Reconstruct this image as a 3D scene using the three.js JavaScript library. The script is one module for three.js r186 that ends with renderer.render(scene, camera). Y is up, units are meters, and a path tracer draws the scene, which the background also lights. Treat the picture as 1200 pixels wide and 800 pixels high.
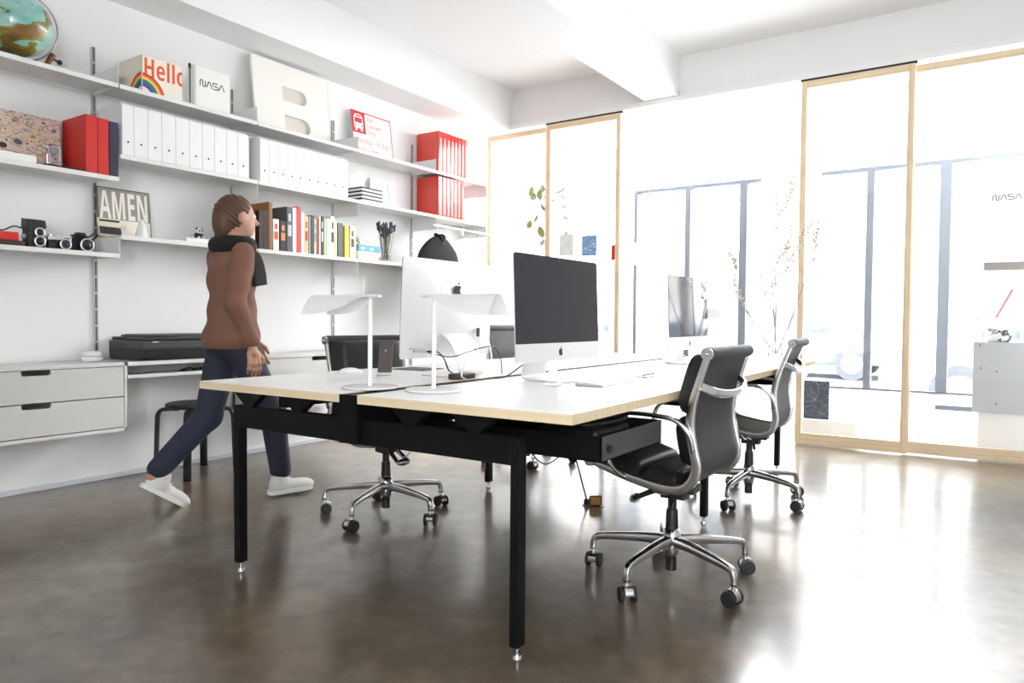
import * as THREE from 'three';
import { mergeGeometries, mergeVertices } from 'three/addons/utils/BufferGeometryUtils.js';
import { RoundedBoxGeometry } from 'three/addons/geometries/RoundedBoxGeometry.js';
import { MarchingCubes } from 'three/addons/objects/MarchingCubes.js';
import { RectAreaLightUniformsLib } from 'three/addons/lights/RectAreaLightUniformsLib.js';

// ------------------------------------------------------------------ camera, sky, exposure
const scene = new THREE.Scene();
const camera = new THREE.PerspectiveCamera(2 * Math.atan(400 / 838) * 180 / Math.PI, 1.5, 0.05, 200);
camera.position.set(0, 1, 0);
camera.rotation.set(-0.0313, 0.592, 0.0077, 'YXZ');
scene.background = new THREE.Color(0.95, 0.98, 1.0);          // bright hazy daylight
scene.backgroundIntensity = 7.0;
const renderer = new THREE.WebGLRenderer({ antialias: true });
renderer.toneMapping = THREE.LinearToneMapping;
renderer.toneMappingExposure = 1.72;
renderer.shadowMap.enabled = true;
RectAreaLightUniformsLib.init();
// sky-bright area lights added for fill, at the transom and an unseen rear window
for (const [name, w, h, p, to] of [['transom_fill', 7.2, 0.8, [-0.85, 2.88, -7.24], [-0.85, 2.88, 0]], ['rear_fill', 1.5, 2.3, [1.75, 1.75, 2.72], [1.75, 1.75, 0]]]) {
  const l = new THREE.RectAreaLight(new THREE.Color(0.95, 0.98, 1.0), 7.0, w, h); l.name = name; l.position.set(...p); l.lookAt(...to); scene.add(l);
}

// ------------------------------------------------------------------ small helpers
let seed = 12345;
const rnd = () => { seed = (seed * 1664525 + 1013904223) >>> 0; return seed / 4294967296; };
const rr = (a, b) => a + (b - a) * rnd();
const V = (x, y, z) => new THREE.Vector3(x, y, z);
const used = {};
function numbered(n) { const k = used[n] = (used[n] ?? -1) + 1; return k ? n + '_' + String(k).padStart(3, '0') : n; }
function strip(g) { const h = g.index ? g.toNonIndexed() : g; for (const k of Object.keys(h.attributes)) if (!['position', 'normal', 'uv'].includes(k)) h.deleteAttribute(k); if (!h.attributes.uv) h.setAttribute('uv', new THREE.Float32BufferAttribute(new Float32Array(h.attributes.position.count * 2), 2)); h.clearGroups?.(); return h; }
const merge = (gs) => gs.length === 1 ? gs[0] : mergeGeometries(gs.map(strip));
function part(name, g, mat, parent) {
  const m = new THREE.Mesh(Array.isArray(g) ? merge(g) : g, mat); m.name = name; m.castShadow = m.receiveShadow = true; parent.add(m); return m;
}
function thing(name, label, category, [x, y, z] = [0, 0, 0], turn = 0, group) {
  const o = new THREE.Group(); o.name = numbered(name); scene.add(o); o.position.set(x, y, z); o.rotation.y = turn;
  o.userData = { label, category }; if (group) o.userData.group = group; return o;
}
function single(name, g, mat, label, category, group, pos = [0, 0, 0], turn = 0) {
  const m = part(numbered(name), g, mat, scene); m.position.set(...pos); m.rotation.y = turn; m.userData = { label, category }; if (group) m.userData.group = group; return m;
}
function struct(name, g, mat, label, category) {
  const m = part(name, g, mat, scene); m.userData = { label, category, kind: 'structure' }; return m;
}
function structGroup(name, label, category, [x, y, z] = [0, 0, 0]) {
  const o = new THREE.Group(); o.name = name; o.position.set(x, y, z); scene.add(o); o.userData = { label, category, kind: 'structure' }; return o;
}
// box given by min / max corners, or by size and centre
const bx = (x0, y0, z0, x1, y1, z1) => new THREE.BoxGeometry(Math.abs(x1 - x0), Math.abs(y1 - y0), Math.abs(z1 - z0)).translate((x0 + x1) / 2, (y0 + y1) / 2, (z0 + z1) / 2);
const rb = (x0, y0, z0, x1, y1, z1, r = 0.004, s = 2) => new RoundedBoxGeometry(Math.abs(x1 - x0), Math.abs(y1 - y0), Math.abs(z1 - z0), s, Math.min(r, Math.abs(x1 - x0) / 2.01, Math.abs(y1 - y0) / 2.01, Math.abs(z1 - z0) / 2.01)).translate((x0 + x1) / 2, (y0 + y1) / 2, (z0 + z1) / 2);
const cyl = (r0, r1, h, x, y, z, n = 24) => new THREE.CylinderGeometry(r1, r0, h, n).translate(x, y + h / 2, z);   // r0 bottom, r1 top, y bottom
function rod(a, b, r0, r1 = r0, n = 12) {
  const d = b.clone().sub(a), L = d.length();
  const g = new THREE.CylinderGeometry(r1, r0, L, n).translate(0, L / 2, 0);
  return g.applyQuaternion(new THREE.Quaternion().setFromUnitVectors(V(0, 1, 0), d.normalize())).translate(a.x, a.y, a.z);
}
const tube = (pts, r, seg = 32, n = 10, closed = false) => new THREE.TubeGeometry(new THREE.CatmullRomCurve3(pts.map((p) => p.isVector3 ? p : V(...p)), closed, 'centripetal'), seg, r, n, closed);
const lathe = (pts, n = 32) => new THREE.LatheGeometry(pts.map((p) => new THREE.Vector2(...p)), n);
// a rod whose section varies: points, radii in two directions; side = fixed sideways vector
function sweep(pts, wFn, tFn, side, seg = 40, n = 12) {
  const c = new THREE.CatmullRomCurve3(pts.map((p) => p.isVector3 ? p : V(...p)), false, 'centripetal'), P = [], I = [], UV = [];
  for (let i = 0; i <= seg; i++) {
    const u = i / seg, p = c.getPointAt(u), t = c.getTangentAt(u), s = side.clone().addScaledVector(t, -side.dot(t)).normalize(), b = t.clone().cross(s);
    for (let k = 0; k < n; k++) {
      const a = k / n * Math.PI * 2, ca = Math.cos(a), sa = Math.sin(a), q = 0.55;
      const x = Math.sign(ca) * Math.abs(ca) ** q * wFn(u), y = Math.sign(sa) * Math.abs(sa) ** q * tFn(u);
      const v = p.clone().addScaledVector(s, x).addScaledVector(b, y); P.push(v.x, v.y, v.z); UV.push(k / n, u);
    }
  }
  for (let i = 0; i < seg; i++) for (let k = 0; k < n; k++) { const a = i * n + k, b = i * n + (k + 1) % n, d = a + n, e = b + n; I.push(a, d, b, b, d, e); }
  for (const [base, flip] of [[0, false], [seg * n, true]]) for (let k = 1; k < n - 1; k++) flip ? I.push(base, base + k + 1, base + k) : I.push(base, base + k, base + k + 1);
  const g = new THREE.BufferGeometry(); g.setAttribute('position', new THREE.Float32BufferAttribute(P, 3)); g.setAttribute('uv', new THREE.Float32BufferAttribute(UV, 2)); g.setIndex(I); g.computeVertexNormals(); return g;
}
function extrude(pts, depth, bevel = 0, holes = []) {
  const s = new THREE.Shape(pts.map((p) => new THREE.Vector2(...p)));
  for (const h of holes) s.holes.push(h.isPath ? h : new THREE.Path(h.map((p) => new THREE.Vector2(...p))));
  return new THREE.ExtrudeGeometry(s, { depth, bevelEnabled: bevel > 0, bevelSize: bevel, bevelThickness: bevel, bevelSegments: 2, curveSegments: 20 });
}
// turns a geometry built in (u right, v up, w out) so that it faces +x, u running towards -z
const faceX = (g) => g.rotateY(Math.PI / 2);
function mat(color, rough = 0.6, metal = 0, more = {}) { return new THREE.MeshPhysicalMaterial({ color, roughness: rough, metalness: metal, ...more }); }
function canvas(w, h, draw) {
  const c = document.createElement('canvas'); c.width = w; c.height = h; const g = c.getContext('2d'); draw(g, w, h);
  const t = new THREE.CanvasTexture(c); t.colorSpace = THREE.SRGBColorSpace; t.anisotropy = 8; return t;
}
// smooth periodic value noise
function noiseGrid(n, cells, s0) {
  const g = new Float32Array(cells * cells); let s = s0; for (let i = 0; i < g.length; i++) { s = (s * 1664525 + 1013904223) >>> 0; g[i] = s / 4294967296; }
  return (u, v) => { const x = u * cells, y = v * cells, i = Math.floor(x), j = Math.floor(y), fx = x - i, fy = y - j, sx = fx * fx * (3 - 2 * fx), sy = fy * fy * (3 - 2 * fy);
    const q = (a, b) => g[((b % cells) + cells) % cells * cells + ((a % cells) + cells) % cells];
    return (q(i, j) * (1 - sx) + q(i + 1, j) * sx) * (1 - sy) + (q(i, j + 1) * (1 - sx) + q(i + 1, j + 1) * sx) * sy; };
}
function fbm(seeds, base, oct) { const f = Array.from({ length: oct }, (_, k) => noiseGrid(0, base * 2 ** k, seeds + k * 77)); return (u, v) => { let a = 0, w = 0.5, t = 0; for (const n of f) { a += n(u, v) * w; t += w; w *= 0.55; } return a / t; }; }
function dataTex(n, fn, srgb) {
  const d = new Uint8Array(n * n * 4);
  for (let j = 0; j < n; j++) for (let i = 0; i < n; i++) { const c = fn(i / n, j / n); for (let k = 0; k < 3; k++) d[(j * n + i) * 4 + k] = Math.max(0, Math.min(255, c[k])); d[(j * n + i) * 4 + 3] = 255; }
  const t = new THREE.DataTexture(d, n, n); t.magFilter = THREE.LinearFilter; t.minFilter = THREE.LinearMipmapLinearFilter; t.generateMipmaps = true; t.wrapS = t.wrapT = THREE.RepeatWrapping; if (srgb) t.colorSpace = THREE.SRGBColorSpace; t.needsUpdate = true; return t;
}
// planar uv in metres from two axes
function uvPlane(g, a, b, s = 1) { const p = g.attributes.position, u = new Float32Array(p.count * 2); for (let i = 0; i < p.count; i++) { u[i * 2] = p.getComponent(i, a) * s; u[i * 2 + 1] = p.getComponent(i, b) * s; } g.setAttribute('uv', new THREE.BufferAttribute(u, 2)); return g; }
// box-like uv in metres, grain along the axis "long"
function uvGrain(g, long) {
  const p = g.attributes.position, n = g.attributes.normal, u = new Float32Array(p.count * 2), off = rnd() * 3;
  for (let i = 0; i < p.count; i++) { let o = 0; for (let k = 0; k < 3; k++) if (k !== long) { const nn = Math.abs(n.getComponent(i, k)); if (nn < 0.7) o = p.getComponent(i, k); } u[i * 2] = p.getComponent(i, long) * 0.5 + off; u[i * 2 + 1] = o * 2 + off; }
  g.setAttribute('uv', new THREE.BufferAttribute(u, 2)); return g;
}

// ------------------------------------------------------------------ materials
const cA = fbm(11, 4, 6), cB = fbm(91, 2, 4), cC = fbm(191, 32, 4), cD = fbm(291, 3, 5), cE = fbm(391, 96, 2);
const concreteMap = dataTex(1024, (u, v) => {
  const wx = (cC(u, v) - 0.5) * 0.03, a = cA(u + wx, v - wx), b = cB(u - wx, v + wx), c = cC(v, u), d = cD(u + wx * 2, v + wx), e = cE(u, v);
  const l = 108 + (a - 0.5) * 96 + (b - 0.5) * 44 + (c - 0.5) * 40 + (e - 0.5) * 26, q = Math.min(1, Math.max(0, (d - 0.42) / 0.3)), rust = q * q * (3 - 2 * q) * 26;
  return [l + 6 + rust * 0.5, l - 3, l - 14 - rust * 0.6];
}, true);
{ // scuffs and scratches ground into the concrete
  const d = concreteMap.image.data; seed = 4242;
  for (let k = 0; k < 150; k++) { let x = rnd() * 1024, y = rnd() * 1024, a = rnd() * 6.28; const n = rr(2, 20), up = rr(14, 46) * (rnd() < 0.25 ? -0.7 : 1); for (let i = 0; i < n; i++) { a += rr(-0.25, 0.25); x += Math.cos(a); y += Math.sin(a); const q = ((Math.floor(y) & 1023) * 1024 + (Math.floor(x) & 1023)) * 4; for (let c = 0; c < 3; c++) d[q + c] = Math.max(0, Math.min(255, d[q + c] + up)); } }
  let x = 300, y = 520; for (let i = 0; i < 330; i++) { x += 1; y += rr(-0.9, 1.05); const q = ((Math.floor(y) & 1023) * 1024 + (Math.floor(x) & 1023)) * 4; for (let c = 0; c < 3; c++) d[q + c] = Math.max(0, d[q + c] - 34); }
}
const concreteRough = dataTex(512, (u, v) => { const a = cA(u, v), c = cC(u, v); const r = 75 + (a - 0.5) * 5 + (c - 0.5) * 3; return [r, r, r]; });
const woodN = fbm(501, 4, 4), woodF = fbm(601, 64, 2);
const woodTex = (base, amp) => dataTex(512, (u, v) => {
  const w = woodN(u * 0.25, v), ring = Math.sin((v * 16 + w * 3.2) * Math.PI * 2), f = woodF(u * 0.25, v);
  const k = ring * 0.5 * amp + (f - 0.5) * amp * 1.4 + (w - 0.5) * amp; return [base[0] + k, base[1] + k * 1.05, base[2] + k * 1.2];
}, true);
const M = {
  wall: mat(new THREE.Color(0.83, 0.825, 0.82), 0.85), ceiling: mat(new THREE.Color(0.92, 0.92, 0.915), 0.9),
  floor: mat('#ffffff', 1, 0, { map: concreteMap, roughnessMap: concreteRough, clearcoat: 0.5, clearcoatRoughness: 0.14 }),
  pine: mat('#ffffff', 0.5, 0, { map: woodTex([230, 207, 172], 9) }), ply: mat('#ffffff', 0.55, 0, { map: woodTex([228, 208, 174], 5) }),
  deskWhite: mat(new THREE.Color(0.9, 0.895, 0.885), 0.4),
  shelf: mat(new THREE.Color(0.78, 0.775, 0.76), 0.45), cabinet: mat(new THREE.Color(0.66, 0.645, 0.62), 0.5), cabinetBody: mat(new THREE.Color(0.72, 0.71, 0.69), 0.5),
  alu: mat(new THREE.Color(0.62, 0.62, 0.63), 0.2, 1), aluSatin: mat(new THREE.Color(0.72, 0.73, 0.74), 0.35, 1), aluMac: mat(new THREE.Color(0.8, 0.8, 0.8), 0.42, 0.55), track: mat(new THREE.Color(0.52, 0.52, 0.53), 0.45, 0.3),
  black: mat(new THREE.Color(0.012, 0.012, 0.013), 0.45), blackMetal: mat(new THREE.Color(0.006, 0.006, 0.006), 0.5, 0, { specularIntensity: 0.25 }), rubber: mat(new THREE.Color(0.015, 0.015, 0.016), 0.6),
  leather: mat(new THREE.Color(0.011, 0.0105, 0.0105), 0.42, 0, { bumpMap: dataTex(256, (u, v) => { const k = cE(u, v) * 255; return [k, k, k]; }), bumpScale: 0.0006 }),
  sling: mat(new THREE.Color(0.022, 0.023, 0.026), 0.6), mesh: mat(new THREE.Color(0.09, 0.095, 0.1), 0.6, 0, { transmission: 0.35, thickness: 0 }),
  white: mat(new THREE.Color(0.85, 0.85, 0.845), 0.4), paper: mat(new THREE.Color(0.84, 0.835, 0.81), 0.8), whiteGloss: mat(new THREE.Color(0.87, 0.87, 0.87), 0.22),
  screen: mat(new THREE.Color(0.02, 0.017, 0.025), 0.06, 0, { ior: 1.5 }), logo: mat(new THREE.Color(0.02, 0.02, 0.022), 0.4, 0, { specularIntensity: 0.5 }),
  red: mat(new THREE.Color(0.62, 0.022, 0.016), 0.42), redGloss: mat(new THREE.Color(0.75, 0.045, 0.025), 0.18, 0, { clearcoat: 0.6, clearcoatRoughness: 0.1 }), navy: mat(new THREE.Color(0.022, 0.026, 0.06), 0.5),
  glass: mat('#ffffff', 0.0, 0, { transmission: 1, thickness: 0, ior: 1.45 }),
  mullion: mat(new THREE.Color(0.2, 0.225, 0.27), 0.5), stone: mat(new THREE.Color(0.6, 0.6, 0.6), 0.8), darkGap: mat(new THREE.Color(0.03, 0.025, 0.02), 0.8),  // mullion grey-blue paints lens flare over dark frames
  scanner: mat(new THREE.Color(0.045, 0.046, 0.05), 0.45), scannerDark: mat(new THREE.Color(0.02, 0.02, 0.023), 0.4), walnut: mat(new THREE.Color(0.18, 0.055, 0.018), 0.35), chromeDark: mat(new THREE.Color(0.35, 0.35, 0.36), 0.25, 1),
};
M.slot = mat(new THREE.Color(0.13, 0.13, 0.135), 0.5);
M.floor.map.repeat.set(0.22, 0.22); M.floor.roughnessMap.repeat.set(0.22, 0.22);

// ------------------------------------------------------------------ the room
const XL = -4.5, XR = 2.8, ZB = -6.13, ZS = -7.2, ZC = 2.6, HC = 3.33;
struct('floor', uvPlane(bx(XL, -0.1, -7.3, XR, 0, ZC), 0, 2), M.floor, 'polished grey-brown concrete floor with mottled stains', 'floor');
struct('wall_left', bx(XL - 0.2, 0, -7.3, XL, HC, ZC), M.wall, 'white painted wall behind the shelving', 'wall');
struct('wall_right', bx(XR, 0, -7.3, XR + 0.2, HC, ZC), M.wall, 'plain white side wall outside the picture', 'wall');
struct('wall_behind', [bx(XL - 0.2, 0, ZC, XR + 0.2, 0.6, ZC + 0.2), bx(XL - 0.2, 2.9, ZC, XR + 0.2, HC, ZC + 0.2), bx(XL - 0.2, 0.6, ZC, 1.0, 2.9, ZC + 0.2), bx(2.5, 0.6, ZC, XR + 0.2, 2.9, ZC + 0.2)], M.wall, 'white wall with an added window behind the photographer', 'wall');
struct('window_11', [bx(1.0, 0.6, ZC + 0.09, 2.5, 2.9, ZC + 0.1)], M.glass, 'added unseen window behind the photographer', 'window');  // unseen window, added to light the room from behind
struct('ceiling', bx(XL - 0.2, HC, -7.3, XR + 0.2, HC + 0.15, ZC + 0.2), M.ceiling, 'white painted ceiling', 'ceiling');
struct('trim_1', bx(XL, 2.914, ZB, -4.14, HC, ZC), M.ceiling, 'boxed white soffit along the top of the shelf wall', 'soffit');
struct('trim_2', bx(-2.66, 2.975, ZB, -2.35, HC, ZC), M.ceiling, 'wide white ceiling beam running towards the windows', 'beam');
struct('wall_front', [bx(XL, 2.975, ZB - 0.12, XR, HC, ZB), bx(0.34, 0, ZB - 0.12, XR, 2.975, ZB)], M.wall, 'white wall above and beside the sliding panels', 'wall');
struct('baseboard_left', rb(XL, 0, -7.2, XL + 0.012, 0.03, ZC, 0.003), mat(new THREE.Color(0.62, 0.64, 0.68), 0.5), 'low grey-white skirting strip along the shelf wall', 'baseboard');
struct('trim_3', [bx(XL, 2.93, ZB - 0.1, 0.36, 2.975, ZB + 0.045)], M.white, 'white track pelmet above the sliding panels', 'trim');
struct('trim_4', [bx(-3.71, 2.914, ZB + 0.012, -2.89, 2.93, ZB + 0.043), bx(-1.325, 2.914, ZB + 0.012, -0.51, 2.93, ZB + 0.043)], M.darkGap, 'dark sliding track above the wooden panels', 'trim');

// wooden framed sliding glass panels
function slidingPanel(n, x0, x1, z, label) {
  const o = structGroup('window_' + n, label, 'sliding panel', [x0, 0, z]); const w = x1 - x0, s = 0.045, t = 0.034, H = 2.914, y0 = 0.012;
  for (const x of [0, w - s]) part('stile', uvGrain(rb(x, y0, -t / 2, x + s, H, t / 2, 0.003), 1), M.pine, o);
  part('bottom_rail', uvGrain(rb(s, y0, -t / 2, w - s, 0.1, t / 2, 0.003), 0), M.pine, o); part('top_rail', uvGrain(rb(s, H - 0.055, -t / 2, w - s, H, t / 2, 0.003), 0), M.pine, o);
  part('pane', bx(s, 0.1, -0.003, w - s, H - 0.055, 0.003), M.glass, o); return o;
}
slidingPanel(1, -4.46, -3.70, ZB - 0.03, 'pine-framed sliding glass panel beside the shelf wall');
slidingPanel(2, -3.70, -2.90, ZB + 0.028, 'pine-framed sliding glass panel overlapping the one by the shelf wall');
slidingPanel(3, -1.318, -0.52, ZB + 0.028, 'pine-framed sliding glass panel beside the open doorway with dark print behind it');
slidingPanel(4, -0.56, 0.33, ZB - 0.03, 'pine-framed sliding glass panel in front of the pale plinth');

// dark shopfront behind the panels
function shopfront(n, x0, x1, mull, label, sill) {
  const o = structGroup('window_' + n, label, 'shop window', [0, 0, ZS]), f = 0.028, T = 2.39;
  part('top_rail', rb(x0, T - 0.03, -0.04, x1, T, 0.04, 0.003), M.mullion, o); part('sill_rail', rb(x0, sill - 0.02, -0.04, x1, sill, 0.04, 0.003), M.mullion, o);
  for (const [x, w] of mull) part('mullion', rb(x - w / 2, sill, -0.05, x + w / 2, T - 0.03, 0.05, 0.003), M.mullion, o);
  const xs = [x0, ...mull.map((q) => q[0]).filter((x) => x > x0 + 0.05 && x < x1 - 0.05), x1];
  for (let i = 0; i < xs.length - 1; i++) part('pane', bx(xs[i] + f, sill, -0.004, xs[i + 1] - f, T - 0.03, 0.004), M.glass, o);
}
shopfront(5, -3.235, -1.905, [[-3.22, 0.034], [-2.64, 0.055], [-2.072, 0.072]], 'dark-framed shop window seen through the open doorway', 0.39);
shopfront(6, -1.364, 0.35, [[-0.942, 0.06], [-0.362, 0.085]], 'dark-framed shop window behind the pale plinth', 0.40);
struct('window_7', [bx(-1.895, 0.39, ZS - 0.005, -1.374, 2.42, ZS + 0.005)], M.glass, 'frameless glass pane between the two dark shop windows', 'window');
struct('window_8', [bx(XL, 2.42, ZS - 0.005, XR, HC, ZS + 0.005)], M.glass, 'clear glass transom over the shop windows', 'window');
struct('window_9', [bx(XL, 0.39, ZS - 0.005, -3.26, 2.42, ZS + 0.005)], M.glass, 'clear shop window pane beside the shelf wall', 'window');
struct('window_10', [bx(0.37, 0.39, ZS - 0.005, XR, 2.42, ZS + 0.005)], M.glass, 'clear shop window panes continuing past the picture', 'window');
struct('trim_5', [bx(XL, 0, ZS - 0.008, XR, 0.37, ZS + 0.008)], mat(new THREE.Color(0.92, 0.92, 0.92), 0.9, 0, { transmission: 0.7, thickness: 0 }), 'low white wall under the shop windows made translucent to glow', 'translucent wall');  // low wall given transmission so it glows with daylight
struct('trim_6', [bx(-0.40, 0.25, ZS + 0.055, 0.1, 0.29, ZS + 0.075)], M.mullion, 'grey ledge strip low on the shop front', 'trim');

// ------------------------------------------------------------------ street outside
struct('pavement', bx(-14, -0.12, -10.2, 14, -0.02, -7.3), M.stone, 'pale pavement outside the shop', 'pavement');
struct('road', bx(-30, -0.25, -19, 30, -0.15, -10.2), mat(new THREE.Color(0.3, 0.31, 0.33), 0.85), 'street outside the shop windows', 'road');
struct('pavement_far', bx(-30, -0.15, -22, 30, -0.03, -19), M.stone, 'far pavement across the street', 'pavement');
{
  const b = thing('building', 'pale building across the street with rows of windows', 'building', [0, -0.1, -22]);
  part('wall', bx(-24, 0, -4, 24, 9, 0), mat(new THREE.Color(0.7, 0.66, 0.63), 0.9), b); part('cornice', bx(-24.2, 9, -4, 24.2, 9.4, 0.3), M.white, b);
  for (let k = -6; k <= 6; k++) for (const y of [1.0, 4.6]) { const w = part('window', [bx(k * 3.4 - 0.8, y, 0, k * 3.4 + 0.8, y + 2.3, 0.05)], M.white, b); part('pane', [bx(k * 3.4 - 0.72, y + 0.08, 0.05, k * 3.4 + 0.72, y + 2.22, 0.06)], mat(new THREE.Color(0.15, 0.18, 0.22), 0.1), w); }
}
function car(name, label, x, z, turn, colour) {
  const c = thing(name, label, 'car', [x, -0.15, z], turn);
  const side = [[-2.1, 0.35], [-2.12, 0.62], [-2.0, 0.78], [-1.15, 0.92], [-0.45, 1.38], [0.75, 1.42], [1.5, 1.02], [2.05, 0.9], [2.12, 0.55], [2.08, 0.33]];
  part('body', extrude(side, 1.6, 0.06).translate(0, 0, -0.8), mat(colour, 0.25, 0, { clearcoat: 1, clearcoatRoughness: 0.05 }), c);
  const dark = mat(new THREE.Color(0.16, 0.2, 0.26), 0.1);  // tone raised to paint overexposure haze over dark glass and trim
  part('side_window', [extrude([[-0.95, 0.95], [-0.38, 1.3], [0.1, 1.31], [0.1, 0.95]], 1.74).translate(0, 0, -0.87), extrude([[0.16, 0.95], [0.16, 1.31], [0.68, 1.34], [1.25, 1.0]], 1.74).translate(0, 0, -0.87)], dark, c);
  part('windscreen', new THREE.BoxGeometry(0.86, 0.02, 1.3).rotateZ(0.58).translate(-0.83, 1.2, 0), dark, c);
  for (const wx of [-1.32, 1.3]) for (const wz of [-0.8, 0.8]) {
    const w = part('wheel', new THREE.CylinderGeometry(0.32, 0.32, 0.2, 28).rotateX(Math.PI / 2).translate(wx, 0.32, wz), mat(new THREE.Color(0.13, 0.14, 0.16), 0.8), c);  // tyre grey lifted to paint the same haze over black rubber
    part('hubcap', [new THREE.CylinderGeometry(0.2, 0.2, 0.22, 20).rotateX(Math.PI / 2).translate(wx, 0.32, wz)], M.aluSatin, w);
  }
  for (const s of [-1, 1]) { part('headlight', rb(-2.16, 0.6, s * 0.62 - 0.17, -2.0, 0.74, s * 0.62 + 0.17, 0.03), M.whiteGloss, c); part('mirror', rb(-0.75, 0.95, s * 0.93 - 0.08, -0.62, 1.08, s * 0.93 + 0.08, 0.03), dark, c); }
  part('bumper', [rb(-2.2, 0.3, -0.8, -2.05, 0.5, 0.8, 0.05)], dark, c);
}
car('car', 'white parked car outside the shop window', 1.0, -10.9, 0, new THREE.Color(0.8, 0.8, 0.8));
car('car', 'blue-grey car on the far side of the street', -3.6, -16.2, Math.PI, new THREE.Color(0.2, 0.26, 0.34));
car('car', 'silver car parked beyond the open doorway', -4.6, -11.4, 0, new THREE.Color(0.5, 0.55, 0.6));
single('street_pole', [cyl(0.05, 0.04, 2.7, 0, 0, 0, 16), cyl(0.09, 0.09, 0.1, 0, 0, 0, 16)], M.mullion, 'slim grey street pole on the pavement beyond the doorway', 'pole', null, [-3.22, -0.02, -9.4]);

// ------------------------------------------------------------------ wall shelving
const T = [-1.245, -2.18, -3.115, -4.05, -5.0, -5.78];         // track positions along the wall
const SA = 2.335, SB1 = 1.80, SC1 = 1.36, SB = 1.935, SC = 1.47;
['beside the globe shelf', 'between the binders and the white files', 'behind the lined-up books', 'beside the red files', 'next to the sliding panel'].forEach((w, i) => {
  const z = T[i + 1]; if (i === 4) return;
  const o = thing('shelf_track', 'slotted aluminium shelf upright ' + ['left of the poster reading AMEN', 'behind the dark end of the book row', 'with the black chair in front of it', 'beside the red files'][i], 'shelf upright', [XL, 0, z], 0, 'shelf uprights on the white wall');
  part('channel', rb(0, 0.33, -0.013, 0.012, 2.6, 0.013, 0.002), M.track, o);
  const sl = []; for (let y = 0.36; y < 2.57; y += 0.098) sl.push(bx(0.0115, y, -0.006, 0.0128, y + 0.085, 0.006)); part('slots', sl, M.slot, o);
});
function shelf(i, y, label, up, depth = 0.3) {
  const z0 = T[i] - 0.004, z1 = T[i + 1] + 0.004, o = thing('metal_shelf', label, 'shelf', [XL, y, 0], 0, 'white metal wall shelves');
  part('deck', bx(0.006, -0.004, z1, depth - 0.002, 0, z0), M.shelf, o);
  part('front_lip', rb(depth - 0.006, -0.026, z1, depth, 0.001, z0, 0.0028), M.shelf, o);
  part('back_lip', bx(0.006, -0.02, z1, 0.012, 0.03, z0), M.shelf, o);
  const p = (z) => part('end_panel', up ? rb(0.014, -0.02, z - 0.0015, depth, 0.1, z + 0.0015, 0.001) : rb(0.014, -0.125, z - 0.0015, depth, 0.0, z + 0.0015, 0.001), M.shelf, o);
  if (up !== null) p(z1);
  return o;
}
shelf(0, SA, 'top white metal shelf holding the globe', true);
shelf(0, SB1, 'white metal shelf holding red and navy binders', null);
shelf(0, SC1, 'white metal shelf holding the old cameras', true);
shelf(1, SA, 'top white metal shelf holding the Hello box', true);
shelf(1, SB, 'white metal shelf holding the first run of white files', false);
shelf(1, SC, 'white metal shelf holding the AMEN poster', false);
shelf(2, SA, 'top white metal shelf holding the letter B panel', true);
shelf(2, SB, 'white metal shelf over the long row of books', false);
shelf(2, SC, 'white metal shelf holding the long row of books', false);
shelf(3, SA, 'top white metal shelf holding the bus sign', true);
shelf(3, SB, 'white metal shelf holding the striped notebooks', false);
shelf(3, SC, 'white metal shelf holding the dried lavender', false);
shelf(4, SA, 'top white metal shelf under the upper red files', false);
shelf(4, SB, 'white metal shelf under the lower red files', false);

// drawer cabinets hung from the tracks
function drawerFront(z0, z1, y0, y1, slot) {
  const w = z0 - z1, h = y1 - y0, s0 = slot[0], s1 = slot[1], d = 0.027, r = 0.008;
  return extrude([[0, 0], [w, 0], [w, h], [s1, h], [s1, h - d + r], [s1 - r, h - d], [s0 + r, h - d], [s0, h - d + r], [s0, h], [0, h]], 0.016).rotateY(Math.PI / 2).translate(0, y0, z0);
}
function cabinet(z0, z1, label, slots) {
  const o = thing('drawer_cabinet', label, 'cabinet', [XL, 0, 0]), D = 0.36, e = 0.012;
  part('body', [bx(0.01, 0.715, z1, D - 0.002, 0.735, z0), bx(0.01, 0.34, z1, D - 0.002, 0.358, z0), bx(0.01, 0.34, z1, D - 0.002, 0.735, z1 + e), bx(0.01, 0.34, z0 - e, D - 0.002, 0.735, z0), bx(0.01, 0.34, z1, 0.03, 0.735, z0)], M.cabinetBody, o);
  part('drawer_front', drawerFront(z0 - e - 0.004, z1 + e + 0.004, 0.541, 0.711, slots).translate(D - 0.02, 0, 0), M.cabinet, o);
  part('drawer_front', drawerFront(z0 - e - 0.004, z1 + e + 0.004, 0.364, 0.535, slots).translate(D - 0.02, 0, 0), M.cabinet, o);
  part('fixing_bolt', cyl(0.008, 0.008, 0.02, 0.2, 0.322, z1 + 0.22, 12), M.black, o);
}
cabinet(T[0] - 0.004, T[1] + 0.002, 'pale grey two-drawer cabinet under the camera shelf', [0.372, 0.515]);
cabinet(T[2] - 0.004, T[3] + 0.002, 'pale grey two-drawer cabinet hung behind the desk', [0.40, 0.545]);
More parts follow.
